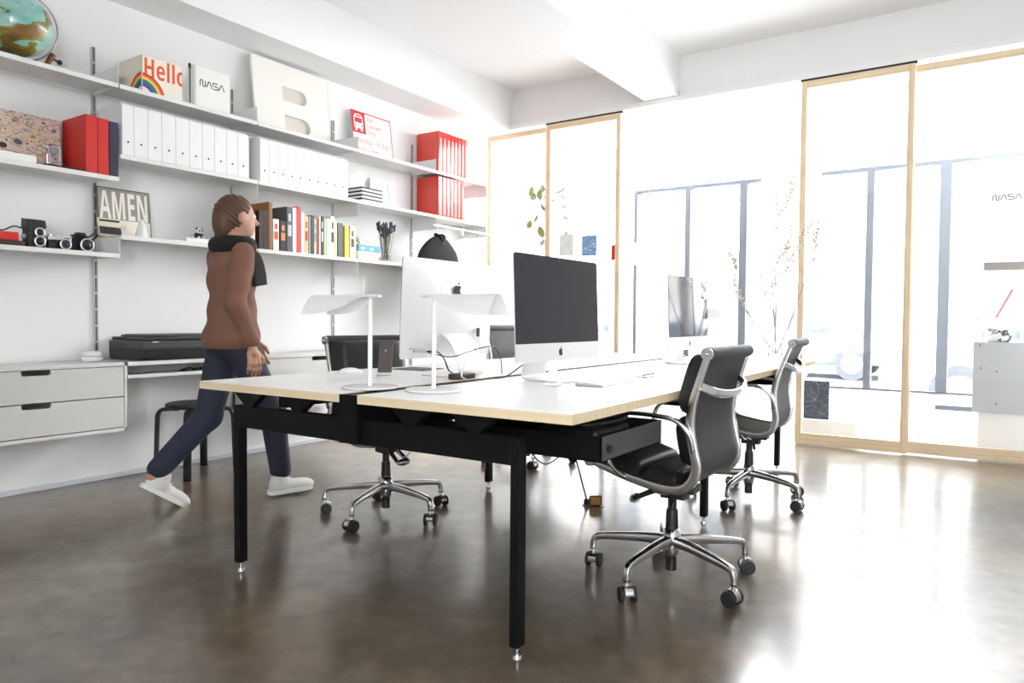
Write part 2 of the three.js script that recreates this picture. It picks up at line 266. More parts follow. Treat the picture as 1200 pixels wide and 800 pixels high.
{
  const o = thing('scanner_shelf', 'deep pale shelf with an open tray below, under the flatbed scanner', 'shelf', [XL, 0, 0]);
  part('deck', [bx(0.006, 0.716, T[2] + 0.004, 0.355, 0.735, T[1] - 0.004)], M.shelf, o); part('front_lip', rb(0.355, 0.712, T[2] + 0.004, 0.362, 0.736, T[1] - 0.004, 0.003), M.shelf, o);
  part('tray', [bx(0.006, 0.64, T[2] + 0.004, 0.352, 0.645, T[1] - 0.004), rb(0.35, 0.638, T[2] + 0.004, 0.358, 0.66, T[1] - 0.004, 0.003)], M.cabinetBody, o);
  for (const z of [T[1] - 0.006, T[2] + 0.006]) part('end_panel', bx(0.006, 0.64, z - 0.0015, 0.35, 0.72, z + 0.0015), M.shelf, o);
}

// ------------------------------------------------------------------ things on the shelves
// --- lettering drawn as print
function worm(g, x, y, h, color, lw) {   // the rounded strokes of the space agency wordmark, as printed on the bag and the box
  g.strokeStyle = color; g.lineWidth = lw; g.lineJoin = 'round'; g.lineCap = 'butt'; const r = h * 0.24, w = h * 0.95, s = h * 0.22;
  g.beginPath(); g.moveTo(x, y + h); g.lineTo(x, y + r); g.arc(x + r, y + r, r, Math.PI, -0.5); g.lineTo(x + w - r * 1.9, y + h - r * 0.5); g.arc(x + w - r, y + h - r, r, 2.6, 0, true); g.lineTo(x + w, y); g.stroke();
  let a = x + w + s; const aw = w * 1.05; const A = (q) => { g.beginPath(); g.moveTo(q, y + h); g.lineTo(q + aw / 2 - r * 0.6, y + r * 0.6); g.quadraticCurveTo(q + aw / 2, y - r * 0.3, q + aw / 2 + r * 0.6, y + r * 0.6); g.lineTo(q + aw, y + h); g.stroke(); };
  A(a); a += aw + s * 0.7;
  g.beginPath(); g.moveTo(a + w * 0.95, y); g.lineTo(a + r, y); g.arc(a + r, y + h / 4, h / 4, -Math.PI / 2, Math.PI / 2, true); g.lineTo(a + w * 0.75, y + h / 2); g.arc(a + w * 0.75, y + h * 0.75, h / 4, -Math.PI / 2, Math.PI / 2); g.lineTo(a, y + h); g.stroke();
  a += w + s * 0.9; A(a);
}
function spaced(g, t, x, y, sp) { for (const c of t) { g.fillText(c, x, y); x += g.measureText(c).width + sp; } }
const flat = (w, h, z = 0) => new THREE.BoxGeometry(w, h, 0.0012).translate(0, 0, z);
function print(name, w, h, tex, parent, pos, rot = [0, Math.PI / 2, 0], rough = 0.6) {
  const m = part(name, new THREE.PlaneGeometry(w, h), mat('#ffffff', rough, 0, { map: tex, side: THREE.DoubleSide }), parent); m.position.set(...pos); m.rotation.set(...rot, 'YXZ'); return m;
}
{ // globe
  const o = thing('desk_globe', 'large globe with pale green seas on a wooden stand on the top shelf', 'globe', [-4.33, SA, -1.712]), y = 0.206;
  const na = fbm(700, 5, 5), nb = fbm(800, 12, 3);
  const g = dataTex(512, (u, v) => { const a = na(u, v), b = nb(u, v); const polar = Math.abs(v - 0.5); if (a > 0.56 - polar * 0.02) { const d = (a - 0.56) * 9; return d > 0.5 ? [96 + b * 70, 76 + b * 45, 36 + b * 20] : [60 + b * 130, 84 + b * 90, 30 + b * 40]; } const q = Math.abs(Math.sin(u * 75) * Math.sin(v * 47)) > 0.985 ? 20 : 0; return [96 + b * 110 + q, 168 + b * 62 + q, 160 + b * 58 + q]; }, true);
  const s = part('sphere', new THREE.SphereGeometry(0.165, 48, 32), mat('#ffffff', 0.3, 0, { map: g, clearcoat: 0.6, clearcoatRoughness: 0.1 }), o); s.position.y = y; s.rotation.set(0.5, 4.1, 0.35);
  const r = part('meridian_ring', new THREE.TorusGeometry(0.187, 0.004, 10, 72), M.chromeDark, o); r.position.y = y; r.rotation.y = Math.PI / 2 - 0.25; r.rotation.x = 0.0;
  part('stand_arm', [rod(V(0.0, 0.004, -0.13), V(0.0, 0.10, -0.175), 0.013, 0.016, 16)], M.walnut, o); part('stand_arm', [rod(V(0.0, 0.004, 0.13), V(0.0, 0.10, 0.175), 0.013, 0.016, 16)], M.walnut, o);
  part('knob', [rod(V(0, 0.075, -0.178), V(0, 0.068, -0.205), 0.006), new THREE.SphereGeometry(0.014, 14, 10).translate(0, 0.067, -0.21)], M.black, o);
  part('base', [rb(-0.05, 0, -0.16, 0.05, 0.018, 0.16, 0.008), cyl(0.02, 0.02, 0.02, 0, 0, 0)], M.walnut, o);
}
{ // patterned tin / box, with things before it
  const t = canvas(1024, 800, (g, w, h) => {
    g.fillStyle = '#dcc8b8'; g.fillRect(0, 0, w, h); seed = 77; g.lineWidth = 4;
    const cols = ['#3a3130', '#b5894c', '#7c6f8d', '#c9b348', '#3f7050', '#b98a86', '#5f5a57'];
    for (let k = 0; k < 260; k++) { const x = rnd() * w, y = rnd() * h, r = rr(8, 46), c = cols[Math.floor(rnd() * cols.length)]; g.strokeStyle = g.fillStyle = c; g.beginPath();
      if (rnd() < 0.45) { g.arc(x, y, r, 0, 6.3); rnd() < 0.3 ? g.fill() : g.stroke(); } else { g.moveTo(x, y); g.bezierCurveTo(x + rr(-90, 90), y + rr(-60, 60), x + rr(-90, 90), y + rr(-60, 60), x + rr(-120, 120), y + rr(-90, 90)); g.strokeStyle = rnd() < 0.7 ? '#4a4240' : c; g.stroke(); } }
    for (let k = 0; k < 90; k++) { g.fillStyle = cols[Math.floor(rnd() * 4)]; const x = rnd() * w, y = rnd() * h; g.beginPath(); g.ellipse(x, y, rr(6, 20), rr(4, 12), rnd() * 3, 0, 6.3); g.fill(); }
  });
  const o = thing('patterned_board', 'busy doodle-patterned board in pinkish cream leaning on the wall', 'board', [XL, SB1, 0]);
  const b = part('panel', rb(-0.012, 0, -0.26, 0.012, 0.31, 0.26, 0.004), mat(new THREE.Color(0.35, 0.3, 0.27), 0.6), o); b.position.set(0.08, 0.004, -1.71); b.rotation.z = 0.15;
  print('print', 0.515, 0.305, t, b, [0.0126, 0.155, 0]);
  single('white_booklet', [rb(XL + 0.2, SB1 + 0.001, -1.75, XL + 0.292, SB1 + 0.04, -1.42, 0.004)], M.white, 'thin white box lying in front of the doodle-patterned board', 'box');
  const a = thing('clear_award', 'clear acrylic block award standing on the binder shelf', 'award', [XL + 0.235, SB1 + 0.012, -1.86]);
  part('block', rb(-0.02, 0, -0.028, 0.02, 0.115, 0.028, 0.003), mat('#f4f4ff', 0.02, 0, { transmission: 1, thickness: 0.03, ior: 1.48 }), a); part('medal', new THREE.CylinderGeometry(0.018, 0.018, 0.003, 24).rotateZ(Math.PI / 2).translate(0.0, 0.085, 0), M.chromeDark, a);
  single('black_tablet', rb(XL + 0.13, SB1 + 0.001, -2.0, XL + 0.297, SB1 + 0.011, -1.79, 0.004), M.black, 'flat black slate lying under the clear award', 'slate');
}
function binder(z, w, h, m, label, group) {
  const o = thing('binder', label, 'binder', [XL + 0.02, SB1 + (w < 0 ? 0 : 0.001), z], 0, group);
  part('cover', [rb(0, 0, -w, 0.27, h, -w + 0.003, 0.001), rb(0, 0, -0.003, 0.27, h, 0, 0.001), rb(0.267, 0, -w, 0.2735, h, 0, 0.003)], m, o); part('pages', bx(0.01, 0.005, -w + 0.004, 0.264, h - 0.008, -0.004), M.paper, o);
}
binder(-1.998, 0.061, 0.32, M.red, 'bright red ring binder standing nearest the clear award'); binder(-2.062, 0.06, 0.315, M.red, 'bright red ring binder standing against the navy one'); binder(-2.126, 0.05, 0.31, M.navy, 'navy blue ring binder at the end of the shelf');

// cameras
{
  single('red_box', rb(XL + 0.1, SC1 + 0.031, -1.68, XL + 0.25, SC1 + 0.075, -1.45, 0.005), M.red, 'flat bright red box lying on a brown case on the camera shelf', 'box');
  single('brown_case', rb(XL + 0.08, SC1 + 0.001, -1.70, XL + 0.27, SC1 + 0.03, -1.42, 0.006), mat(new THREE.Color(0.06, 0.028, 0.018), 0.5), 'dark brown leather case under the red box', 'case');
  const lens = (p, r, x, y, z) => { const l = part('lens', new THREE.CylinderGeometry(r, r, 0.03, 28).rotateZ(Math.PI / 2).translate(x, y, z), M.black, p); part('lens_ring', new THREE.TorusGeometry(r, 0.0045, 8, 32).rotateY(Math.PI / 2).translate(x + 0.015, y, z), M.aluSatin, l); part('glass', new THREE.SphereGeometry(r * 0.7, 20, 10).scale(0.3, 1, 1).translate(x + 0.013, y, z), M.screen, l); };
  const t = thing('twin_lens_camera', 'black twin-lens reflex camera with two stacked chrome-ringed lenses', 'camera', [XL + 0.2, SC1 + 0.001, -1.77]);
  part('body', rb(-0.04, 0, -0.042, 0.04, 0.115, 0.042, 0.008), M.black, t); part('viewing_hood', [extrude([[-0.04, 0], [0.04, 0], [0.03, 0.035], [-0.035, 0.045]], 0.085, 0.003).translate(0, 0.113, -0.0425)], M.black, t); part('front_plate', rb(0.04, 0.01, -0.035, 0.046, 0.11, 0.035, 0.003), M.scanner, t);
  lens(t, 0.022, 0.056, 0.082, 0); lens(t, 0.025, 0.056, 0.034, 0); part('winding_knob', new THREE.CylinderGeometry(0.015, 0.015, 0.015, 20).rotateX(Math.PI / 2).translate(0, 0.06, 0.05), M.aluSatin, t); part('strap', tube([[0, 0.1, 0.045], [-0.01, 0.11, 0.09], [0.0, 0.085, 0.14], [0.02, 0.08, 0.17]], 0.004, 24, 6), M.black, t);
  const r = thing('rangefinder_camera', 'small chrome-topped film camera between two black cameras', 'camera', [XL + 0.22, SC1 + 0.001, -1.885]);
  part('body', rb(-0.017, 0, -0.06, 0.017, 0.05, 0.06, 0.008), M.black, r); part('top_plate', [rb(-0.017, 0.05, -0.06, 0.017, 0.072, 0.06, 0.005), rb(-0.012, 0.07, -0.02, 0.012, 0.084, 0.02, 0.004), cyl(0.01, 0.01, 0.012, 0, 0.07, 0.045, 16)], M.aluSatin, r); part('viewfinder', rb(0.016, 0.054, -0.045, 0.0185, 0.067, -0.022, 0.001), M.screen, r); lens(r, 0.027, 0.03, 0.03, -0.015);
  const s = thing('slr_camera', 'black single-lens reflex camera lying at the end of the camera shelf', 'camera', [XL + 0.21, SC1 + 0.001, -2.0]);
  part('body', rb(-0.02, 0, -0.066, 0.02, 0.075, 0.066, 0.01), M.black, s); part('prism_housing', extrude([[-0.035, 0], [0.035, 0], [0.016, 0.03], [-0.016, 0.03]], 0.04, 0.004).rotateY(Math.PI / 2).translate(-0.02, 0.073, 0), M.black, s); lens(s, 0.034, 0.042, 0.036, -0.012); part('lens_barrel', new THREE.CylinderGeometry(0.035, 0.036, 0.04, 28).rotateZ(Math.PI / 2).translate(0.035, 0.036, -0.012), M.black, s);
  part('strap', tube([[0, 0.07, -0.066], [0.02, 0.1, -0.085], [0.03, 0.105, -0.06], [0.04, 0.085, -0.03], [0.05, 0.09, 0.02], [0.02, 0.085, 0.06]], 0.005, 30, 6), M.black, s);
}
const ARC = [[1, '#d8343c'], [0.89, '#ef7f35'], [0.81, '#f5d23f'], [0.72, '#1f8a5c'], [0.61, '#2a56a4'], [0.51, '#5d3586'], [0.4, '#efe6d6']];
{ // Hello box
  const o = thing('hello_box', 'cream storage box printed Hello in orange over a rainbow', 'box', [XL, SA, 0]), z0 = -2.322, w = 0.255, h = 0.215;
  part('body', rb(0.03, 0.001, z0 - w, 0.285, h, z0, 0.004), mat(new THREE.Color(0.7, 0.65, 0.55), 0.6), o);
  const t = canvas(1024, 860, (g, W, H) => {
    g.fillStyle = '#efe6d6'; g.fillRect(0, 0, W, H); g.fillStyle = '#e8562a'; g.font = 'bold 640px sans-serif';
    g.save(); g.translate(8, 500); g.scale(1120 / g.measureText('Hello').width, 1); g.fillText('Hello', 0, 0); g.restore();
    for (const [r, c] of ARC) { g.fillStyle = c; g.beginPath(); g.arc(0, 985, r * 563, 0, 6.3); g.fill(); }
  });
  print('printed_front', w - 0.006, h - 0.006, t, o, [0.2858, h / 2, z0 - w / 2]);
  const t2 = canvas(1024, 860, (g, W, H) => { g.fillStyle = '#e9e0d0'; g.fillRect(0, 0, W, H); for (const [r, c] of ARC) { g.fillStyle = c; g.beginPath(); g.arc(1024, 985, r * 590, 0, 6.3); g.fill(); } });
  print('printed_side', 0.24, h - 0.006, t2, o, [0.1575, h / 2, z0 + 0.0006], [0, 0, 0]);
}
{ // white box bag with wordmark
  const o = thing('white_bag', 'upright white bag printed with a black space agency wordmark on the top shelf', 'bag', [XL, SA, 0]);
  part('body', rb(0.16, 0.001, -2.94, 0.25, 0.275, -2.682, 0.012, 3), M.white, o);
  const t = canvas(512, 540, (g, w, h) => { g.fillStyle = '#f0efec'; g.fillRect(0, 0, w, h); worm(g, 55, 175, 84, '#222', 15); });
  print('printed_front', 0.235, 0.25, t, o, [0.2506, 0.14, -2.811]);
  part('side_seam', tube([[0.2, 0.01, -2.681], [0.2, 0.15, -2.6795], [0.2, 0.268, -2.681]], 0.004, 12, 6), M.scanner, o); part('handle', tube([[0.205, 0.25, -2.68], [0.205, 0.265, -2.672], [0.205, 0.278, -2.674], [0.2, 0.272, -2.685]], 0.006, 16, 6), M.black, o);
}
{ // letter B panel : off-white board with routed letter openings
  const o = thing('letter_panel', 'large off-white panel with the counters of a letter B cut out', 'sign', [XL + 0.115, SA + 0.001, -3.235]);
  const D = (y0, y1) => { const p = new THREE.Path(); const x0 = 0.25, x1 = 0.42, r = (y1 - y0) / 2; p.moveTo(x0, y0); p.lineTo(x0, y1); p.lineTo(x1, y1); p.absarc(x1, (y0 + y1) / 2, r, Math.PI / 2, -Math.PI / 2, true); p.lineTo(x0, y0); p.isPath = true; return p; };
  const W = 0.68, H = 0.545;
  const p = part('panel', extrude([[0, 0], [W, 0], [W, H], [0, H]], 0.02, 0.002, [D(0.035, 0.165), D(0.27, 0.385)]).rotateY(Math.PI / 2), mat(new THREE.Color(0.88, 0.86, 0.81), 0.7), o);
  const q = part('backing', extrude([[0.005, 0.005], [W - 0.005, 0.005], [W - 0.005, H - 0.005], [0.005, H - 0.005]], 0.004).rotateY(Math.PI / 2).translate(-0.006, 0, 0), mat(new THREE.Color(0.72, 0.66, 0.58), 0.8), o);
  p.rotation.z = q.rotation.z = 0.14;
}
{ // bus sign
  const t = canvas(900, 700, (g, w, h) => {
    g.fillStyle = '#f6f2ef'; g.fillRect(0, 0, w, h); g.strokeStyle = '#cf2b34'; g.lineWidth = 18; g.strokeRect(9, 9, w - 18, h - 18);
    g.fillStyle = '#cf2b34'; g.fillRect(0, 0, 300, 330); g.fillStyle = '#f6f2ef';
    const R = (x, y, a, b, r) => { g.beginPath(); g.roundRect(x, y, a, b, r); g.fill(); };
    R(55, 45, 195, 215, [70, 70, 20, 20]); R(70, 255, 45, 45, 8); R(190, 255, 45, 45, 8); g.fillStyle = '#cf2b34'; R(75, 100, 155, 75, 10); R(105, 60, 95, 22, 8); g.fillStyle = '#5a3335'; g.beginPath(); g.arc(85, 215, 14, 0, 6.3); g.arc(220, 215, 14, 0, 6.3); g.fill();
    g.fillStyle = '#cf4048'; g.font = '92px sans-serif'; g.fillText('Bus', 340, 115); g.fillText('Layover', 340, 215); g.fillText('Only', 340, 315); g.font = '104px sans-serif'; g.fillText('Monday - Friday', 60, 475); g.fillText('3pm - 7pm', 60, 605);
  });
  const o = thing('bus_sign', 'white metal sign with red bus pictogram reading Bus Layover Only', 'sign', [XL + 0.09, SA + 0.001, -4.44]);
  const p = part('plate', rb(-0.002, 0, -0.235, 0.002, 0.4, 0.235, 0.0015), M.white, o); p.rotation.z = 0.13; print('print', 0.468, 0.398, t, p, [0.0026, 0.2, 0]);
}
{ // AMEN poster, keyboard, cone, panda, books lying
  const t = canvas(900, 860, (g, w, h) => {
    g.fillStyle = '#9a9690'; g.fillRect(0, 0, w, h); g.fillStyle = '#efe8da'; g.beginPath(); g.moveTo(0, 552); g.lineTo(w, 540); g.lineTo(w, h); g.lineTo(0, h); g.fill();
    g.save(); g.font = 'bold 400px sans-serif'; g.translate(22, 532); g.scale((w - 44) / g.measureText('AMEN').width, 1.66); g.fillStyle = '#f3ecdf'; g.fillText('AMEN', 0, 0); g.restore();
    seed = 5; for (let k = 0; k < 300; k++) { g.fillStyle = `rgba(120,110,100,${rr(0.05, 0.25)})`; g.fillRect(rnd() * w, rnd() * h, rr(2, 14), rr(1, 4)); }
    g.strokeStyle = '#3b3633'; g.lineWidth = 10; g.strokeRect(5, 5, w - 10, h - 10);
  });
  const o = thing('lettered_print', 'cream framed print with tall block letters reading AMEN', 'print', [XL + 0.055, SC + 0.001, -2.34]);
  const f = part('frame', rb(-0.006, 0, -0.162, 0.006, 0.31, 0.162, 0.002), mat(new THREE.Color(0.2, 0.19, 0.18), 0.5), o); f.rotation.z = 0.1; print('print', 0.318, 0.303, t, f, [0.0066, 0.155, 0]);
  const c = thing('desk_calculator', 'cream desk calculator with black keys leaning on the lettered print', 'calculator', [XL + 0.2, SC + 0.001, -2.175]);
  const inner = part('body', rb(-0.008, 0, -0.065, 0.008, 0.105, 0.065, 0.004), mat(new THREE.Color(0.72, 0.66, 0.52), 0.5), c); inner.rotation.z = 0.3; part('display', rb(0.008, 0.082, -0.06, 0.0095, 0.094, 0.055, 0.001), M.black, inner);
  part('key_bed', rb(0.008, 0.004, -0.062, 0.0095, 0.05, 0.062, 0.001), M.black, inner);
  for (let i = 0; i < 6; i++) for (let j = 0; j < 3; j++) part('key', rb(0.0095, 0.007 + j * 0.0145, -0.058 + i * 0.0198, 0.0125, 0.018 + j * 0.0145, -0.043 + i * 0.0198, 0.001), M.scanner, inner);
  single('white_cone', lathe([[0, 0], [0.04, 0], [0.041, 0.004], [0.03, 0.05], [0.015, 0.1], [0.008, 0.118], [0, 0.12]]), M.white, 'plain white cone ornament in front of the lettered print', 'ornament', null, [XL + 0.17, SC + 0.001, -2.375]);
  single('paper_stack', [rb(XL + 0.1, SC + 0.001, -2.95, XL + 0.295, SC + 0.028, -2.59, 0.003), bx(XL + 0.12, SC + 0.001, -2.6, XL + 0.28, SC + 0.006, -2.5)], M.white, 'flat white box of papers under the panda figurine', 'box');
  const p = thing('panda_figurine', 'small black and white panda figurine on a white box', 'figurine', [XL + 0.2, SC + 0.029, -2.735]);
  part('body', [new THREE.SphereGeometry(0.03, 24, 16).scale(0.9, 0.85, 1).translate(0, 0.025, 0)], M.black, p); part('head', [new THREE.SphereGeometry(0.021, 20, 14).translate(0.006, 0.053, 0.002)], M.white, p);
  for (const s of [-1, 1]) { part('ear', new THREE.SphereGeometry(0.008, 12, 8).translate(0.002, 0.07, s * 0.015), M.black, p); part('eye_patch', new THREE.SphereGeometry(0.006, 10, 8).scale(0.5, 1, 1).translate(0.026, 0.056, s * 0.009), M.black, p); part('paw', new THREE.SphereGeometry(0.009, 12, 8).translate(0.026, 0.012, s * 0.015), M.white, p); }
}
// white magazine files
function fileBox(z, w, y, h, label, group, m = M.white, depth = 0.25) {
  const o = thing('magazine_file', label, 'file box', [XL + 0.03, y + 0.001, z], 0, group);
  part('box', extrude([[0, 0], [depth + 0.02, 0], [depth + 0.02, h - 0.015], [depth, h], [0.05, h], [0, h * 0.93]], w - 0.006, 0.002).translate(0, 0.002, -w + 0.003), m, o);
  part('finger_hole', new THREE.CylinderGeometry(0.006, 0.006, 0.003, 14).rotateZ(Math.PI / 2).translate(depth + 0.0225, 0.075, -w / 2), M.scanner, o); return o;
}
const z2 = [-2.193, -2.262, -2.347, -2.432, -2.52, -2.611, -2.698, -2.785, -2.873, -2.957, -3.038];
const ord = ['first', 'second', 'third', 'fourth', 'fifth', 'sixth', 'seventh', 'eighth', 'ninth', 'tenth'];
for (let k = 0; k < 10; k++) fileBox(z2[k], z2[k] - z2[k + 1], SB, 0.3, `white magazine file above the AMEN shelf, ${ord[k]} from the navy binder`, 'white files above the AMEN print');
single('thin_folder', rb(XL + 0.05, SB + 0.001, -3.062, XL + 0.28, SB + 0.29, -3.045, 0.003), mat(new THREE.Color(0.72, 0.66, 0.62), 0.6), 'thin pinkish folder closing the first run of white files', 'folder');
const z3 = [-3.13, -3.205, -3.283, -3.362, -3.438, -3.516, -3.6, -3.68, -3.762, -3.845, -3.925];
for (let k = 0; k < 10; k++) fileBox(z3[k], z3[k] - z3[k + 1], SB, 0.3, `white magazine file above the book row, ${ord[9 - k]} from the striped notebooks`, 'white files above the book row');
single('thin_white_folder', rb(XL + 0.05, SB + 0.001, -3.955, XL + 0.285, SB + 0.285, -3.932, 0.003), M.paper, 'thin white folder closing the second run of white files', 'folder');
// red files
const zr = [-5.06, -5.122, -5.18, -5.236, -5.29, -5.343, -5.396, -5.448, -5.5];
for (const [y, h, n, where] of [[SA, 0.372, 8, 'upper'], [SB, 0.365, 7, 'lower']]) for (let k = 0; k < n; k++) {
  const o = thing('red_file', `glossy red file in the ${where} row by the window, ${ord[k]} from the white shelf upright`, 'file box', [XL + 0.015, y + 0.001, zr[k]], 0, `red files in the ${where} row`), w = zr[k] - zr[k + 1] - 0.006;
  part('box', [rb(0, 0, -w, 0.262, h, 0, 0.006, 3)], M.redGloss, o); part('spine_glint', rb(0.2615, 0.02, -w * 0.72, 0.2632, h - 0.06, -w * 0.4, 0.0008), mat(new THREE.Color(0.85, 0.5, 0.47), 0.3), o);  // pale pink strip paints the window reflection on the red spine
}
// striped notebooks, frame
for (let k = 0; k < 4; k++) { const o = thing('striped_notebook', `black and white striped notebook, ${['bottom', 'second', 'third', 'topmost'][k]} of the pile on the shelf`, 'notebook', [XL, SB + 0.001 + k * 0.029, 0], 0, 'striped notebooks'); part('pages', rb(0.06, 0, -4.335 + k * 0.003, 0.285, 0.016, -4.105 + k * 0.002, 0.002), M.white, o); part('cover', [rb(0.055, 0.016, -4.337 + k * 0.003, 0.288, 0.028, -4.103 + k * 0.002, 0.002)], M.black, o); }
{ const o = thing('picture_frame', 'slim white picture frame leaning on the wall behind striped notebooks', 'frame', [XL + 0.05, SB + 0.001, -4.56]); const f = part('frame', extrude([[-0.115, 0], [0.115, 0], [0.115, 0.27], [-0.115, 0.27]], 0.012, 0.001, [[[-0.1, 0.015], [-0.1, 0.255], [0.1, 0.255], [0.1, 0.015]]]).rotateY(Math.PI / 2), M.white, o); const m = part('mount', bx(0.002, 0.01, -0.105, 0.006, 0.26, 0.105), M.paper, o); f.rotation.z = m.rotation.z = 0.12; }
// books
const C = (r, g, b) => new THREE.Color(r / 255, g / 255, b / 255).convertSRGBToLinear();
const BOOKS = [ // z of the near edge, thickness, height, spine colour, words, second colour of a label
  [-2.959, 0.029, 0.307, [28, 25, 26], 'large black hardback with white spine lettering at the start of the book row', [210, 205, 200]],
  [-2.991, 0.039, 0.295, [228, 224, 224], 'thick white book beside the large black hardback'],
  [-3.031, 0.027, 0.312, [222, 180, 60], 'tall slim mustard-yellow book'],
  [-3.06, 0.046, 0.235, [232, 228, 226], 'short thick white book after the mustard one'],
  [-3.136, 0.017, 0.268, [60, 42, 38], 'thin dark brown magazine, first of a set of five', ], [-3.154, 0.016, 0.27, [74, 50, 44], 'thin dark brown magazine, second of a set of five'], [-3.171, 0.015, 0.272, [58, 42, 40], 'thin dark brown magazine, third of a set of five'], [-3.187, 0.015, 0.275, [70, 48, 42], 'thin dark brown magazine, fourth of a set of five'], [-3.203, 0.014, 0.277, [62, 44, 40], 'thin dark brown magazine, last of a set of five'],
  [-3.218, 0.03, 0.336, [150, 100, 62], 'tall tan slipcase towering over the brown magazines'],
  [-3.252, 0.052, 0.223, [236, 232, 226], 'short white book with red and orange band low on its spine', [222, 92, 44]],
  [-3.31, 0.056, 0.218, [26, 25, 27], 'short black book with orange label on its spine', [232, 150, 60]],
  [-3.37, 0.051, 0.323, [86, 88, 94], 'tall charcoal grey book with pale lettering', [200, 200, 205]],
  [-3.422, 0.035, 0.324, [240, 240, 238], 'tall white book between charcoal and red ones'],
  [-3.459, 0.037, 0.335, [226, 62, 62], 'tall bright red book'],
  [-3.499, 0.03, 0.297, [244, 242, 240], 'white book just after the bright red one'],
  [-3.53, 0.035, 0.276, [226, 200, 150], 'tan book with red roundel and black marks', [200, 50, 40]],
  [-3.567, 0.022, 0.28, [150, 146, 130], 'slim grey-green book beside the tan one'],
  [-3.591, 0.027, 0.289, [52, 58, 84], 'dark navy book beside a slim cream one'],
  [-3.619, 0.023, 0.268, [220, 214, 190], 'slim cream book with a teal label', [90, 170, 170]],
  [-3.643, 0.024, 0.27, [160, 62, 46], 'brick red book in the long row'],
  [-3.668, 0.015, 0.293, [242, 240, 236], 'very thin white book beside brick red one'],
  [-3.684, 0.027, 0.295, [58, 58, 54], 'black book with white and red spine panel', [230, 226, 220]],
  [-3.713, 0.026, 0.279, [190, 205, 170], 'pale green book in the long row'],
  [-3.741, 0.034, 0.282, [240, 234, 216], 'cream book beside the pale green one'],
  [-3.778, 0.043, 0.306, [248, 247, 244], 'thick white book with dark lettering high on its spine', [70, 70, 70]],
  [-3.823, 0.021, 0.279, [232, 228, 170], 'slim pale yellow-green book'],
  [-3.852, 0.052, 0.263, [96, 100, 106], 'thick mid-grey book beside a sunny yellow one'],
  [-3.922, 0.045, 0.248, [244, 206, 86], 'sunny yellow book near the row end'],
  [-3.98, 0.05, 0.254, [236, 234, 230], 'white book with black speckled spine', [60, 60, 60]],
  [-4.031, 0.014, 0.25, [236, 230, 160], 'slim lemon-yellow book at the end of the row'],
];
for (const [z, w, h, c, label, c2] of BOOKS) {
  const d = Math.min(0.25, h * 0.78 + 0.01), o = thing('book', label, 'book', [-4.22, SC + 0.001, z], 0, 'row of books on the long shelf'), m = mat(C(...c), 0.5);
  part('cover', [rb(-d, 0, -w + 0.0004, -0.003, h, -w + 0.003, 0.001, 1), rb(-d, 0, -0.003, -0.003, h, -0.0004, 0.001, 1), rb(-0.006, 0, -w + 0.0004, 0.0, h, -0.0004, 0.003, 2)], m, o); part('pages', bx(-d + 0.004, 0.003, -w + 0.003, -0.006, h - 0.004, -0.003), M.paper, o);
  if (c2) part('spine_label', [rb(-0.0005, h * 0.35, -w * 0.8, 0.0008, h * 0.6, -w * 0.2, 0.0003, 1), rb(-0.0005, h * 0.68, -w * 0.7, 0.0008, h * 0.85, -w * 0.3, 0.0003, 1)], mat(C(...c2), 0.5), o);
}
const stackB = [[0.001, 0.034, [238, 236, 232], 'white book with a red corner at the bottom of the pile'], [0.036, 0.032, [246, 244, 242], 'white book in the middle of the pile by the lavender'], [0.069, 0.05, [92, 172, 214], 'sky blue book on top of the pile by the lavender']];
for (const [y, h, c, label] of stackB) { const o = thing('book', label, 'book', [XL, SC + y, 0], 0, 'pile of books by the lavender'); part('cover', [rb(0.08, 0, -4.315, 0.275, h, -4.072, 0.003)], mat(C(...c), 0.5), o); if (c[0] === 92) part('spine_label', [bx(0.274, 0.012, -4.14, 0.2758, 0.032, -4.1), bx(0.274, 0.012, -4.24, 0.2758, 0.032, -4.2)], M.white, o); if (h === 0.034) part('corner_label', [bx(0.274, 0.004, -4.315, 0.2758, 0.032, -4.302)], M.red, o); }
{ const o = thing('paper_bird', 'folded cream paper bird sitting on the blue book', 'ornament', [XL + 0.18, SC + 0.12, -4.13]); const g = new THREE.BufferGeometry(); const p = [[0, 0, 0.04], [0.012, 0.0, -0.05], [-0.012, 0, -0.05], [0, 0.03, -0.02], [0, 0.085, 0.02], [0.01, 0.05, -0.045], [0.03, 0.06, 0.0], [-0.03, 0.06, 0.0]]; const ix = [0, 1, 3, 0, 3, 2, 1, 2, 3, 0, 2, 1, 3, 1, 6, 3, 6, 4, 3, 7, 2, 3, 4, 7, 3, 5, 4]; g.setAttribute('position', new THREE.Float32BufferAttribute(p.flat(), 3)); g.setIndex(ix); const h = g.toNonIndexed(); h.computeVertexNormals(); part('folded_paper', h, mat(new THREE.Color(0.8, 0.76, 0.55), 0.7, 0, { side: THREE.DoubleSide }), o); }
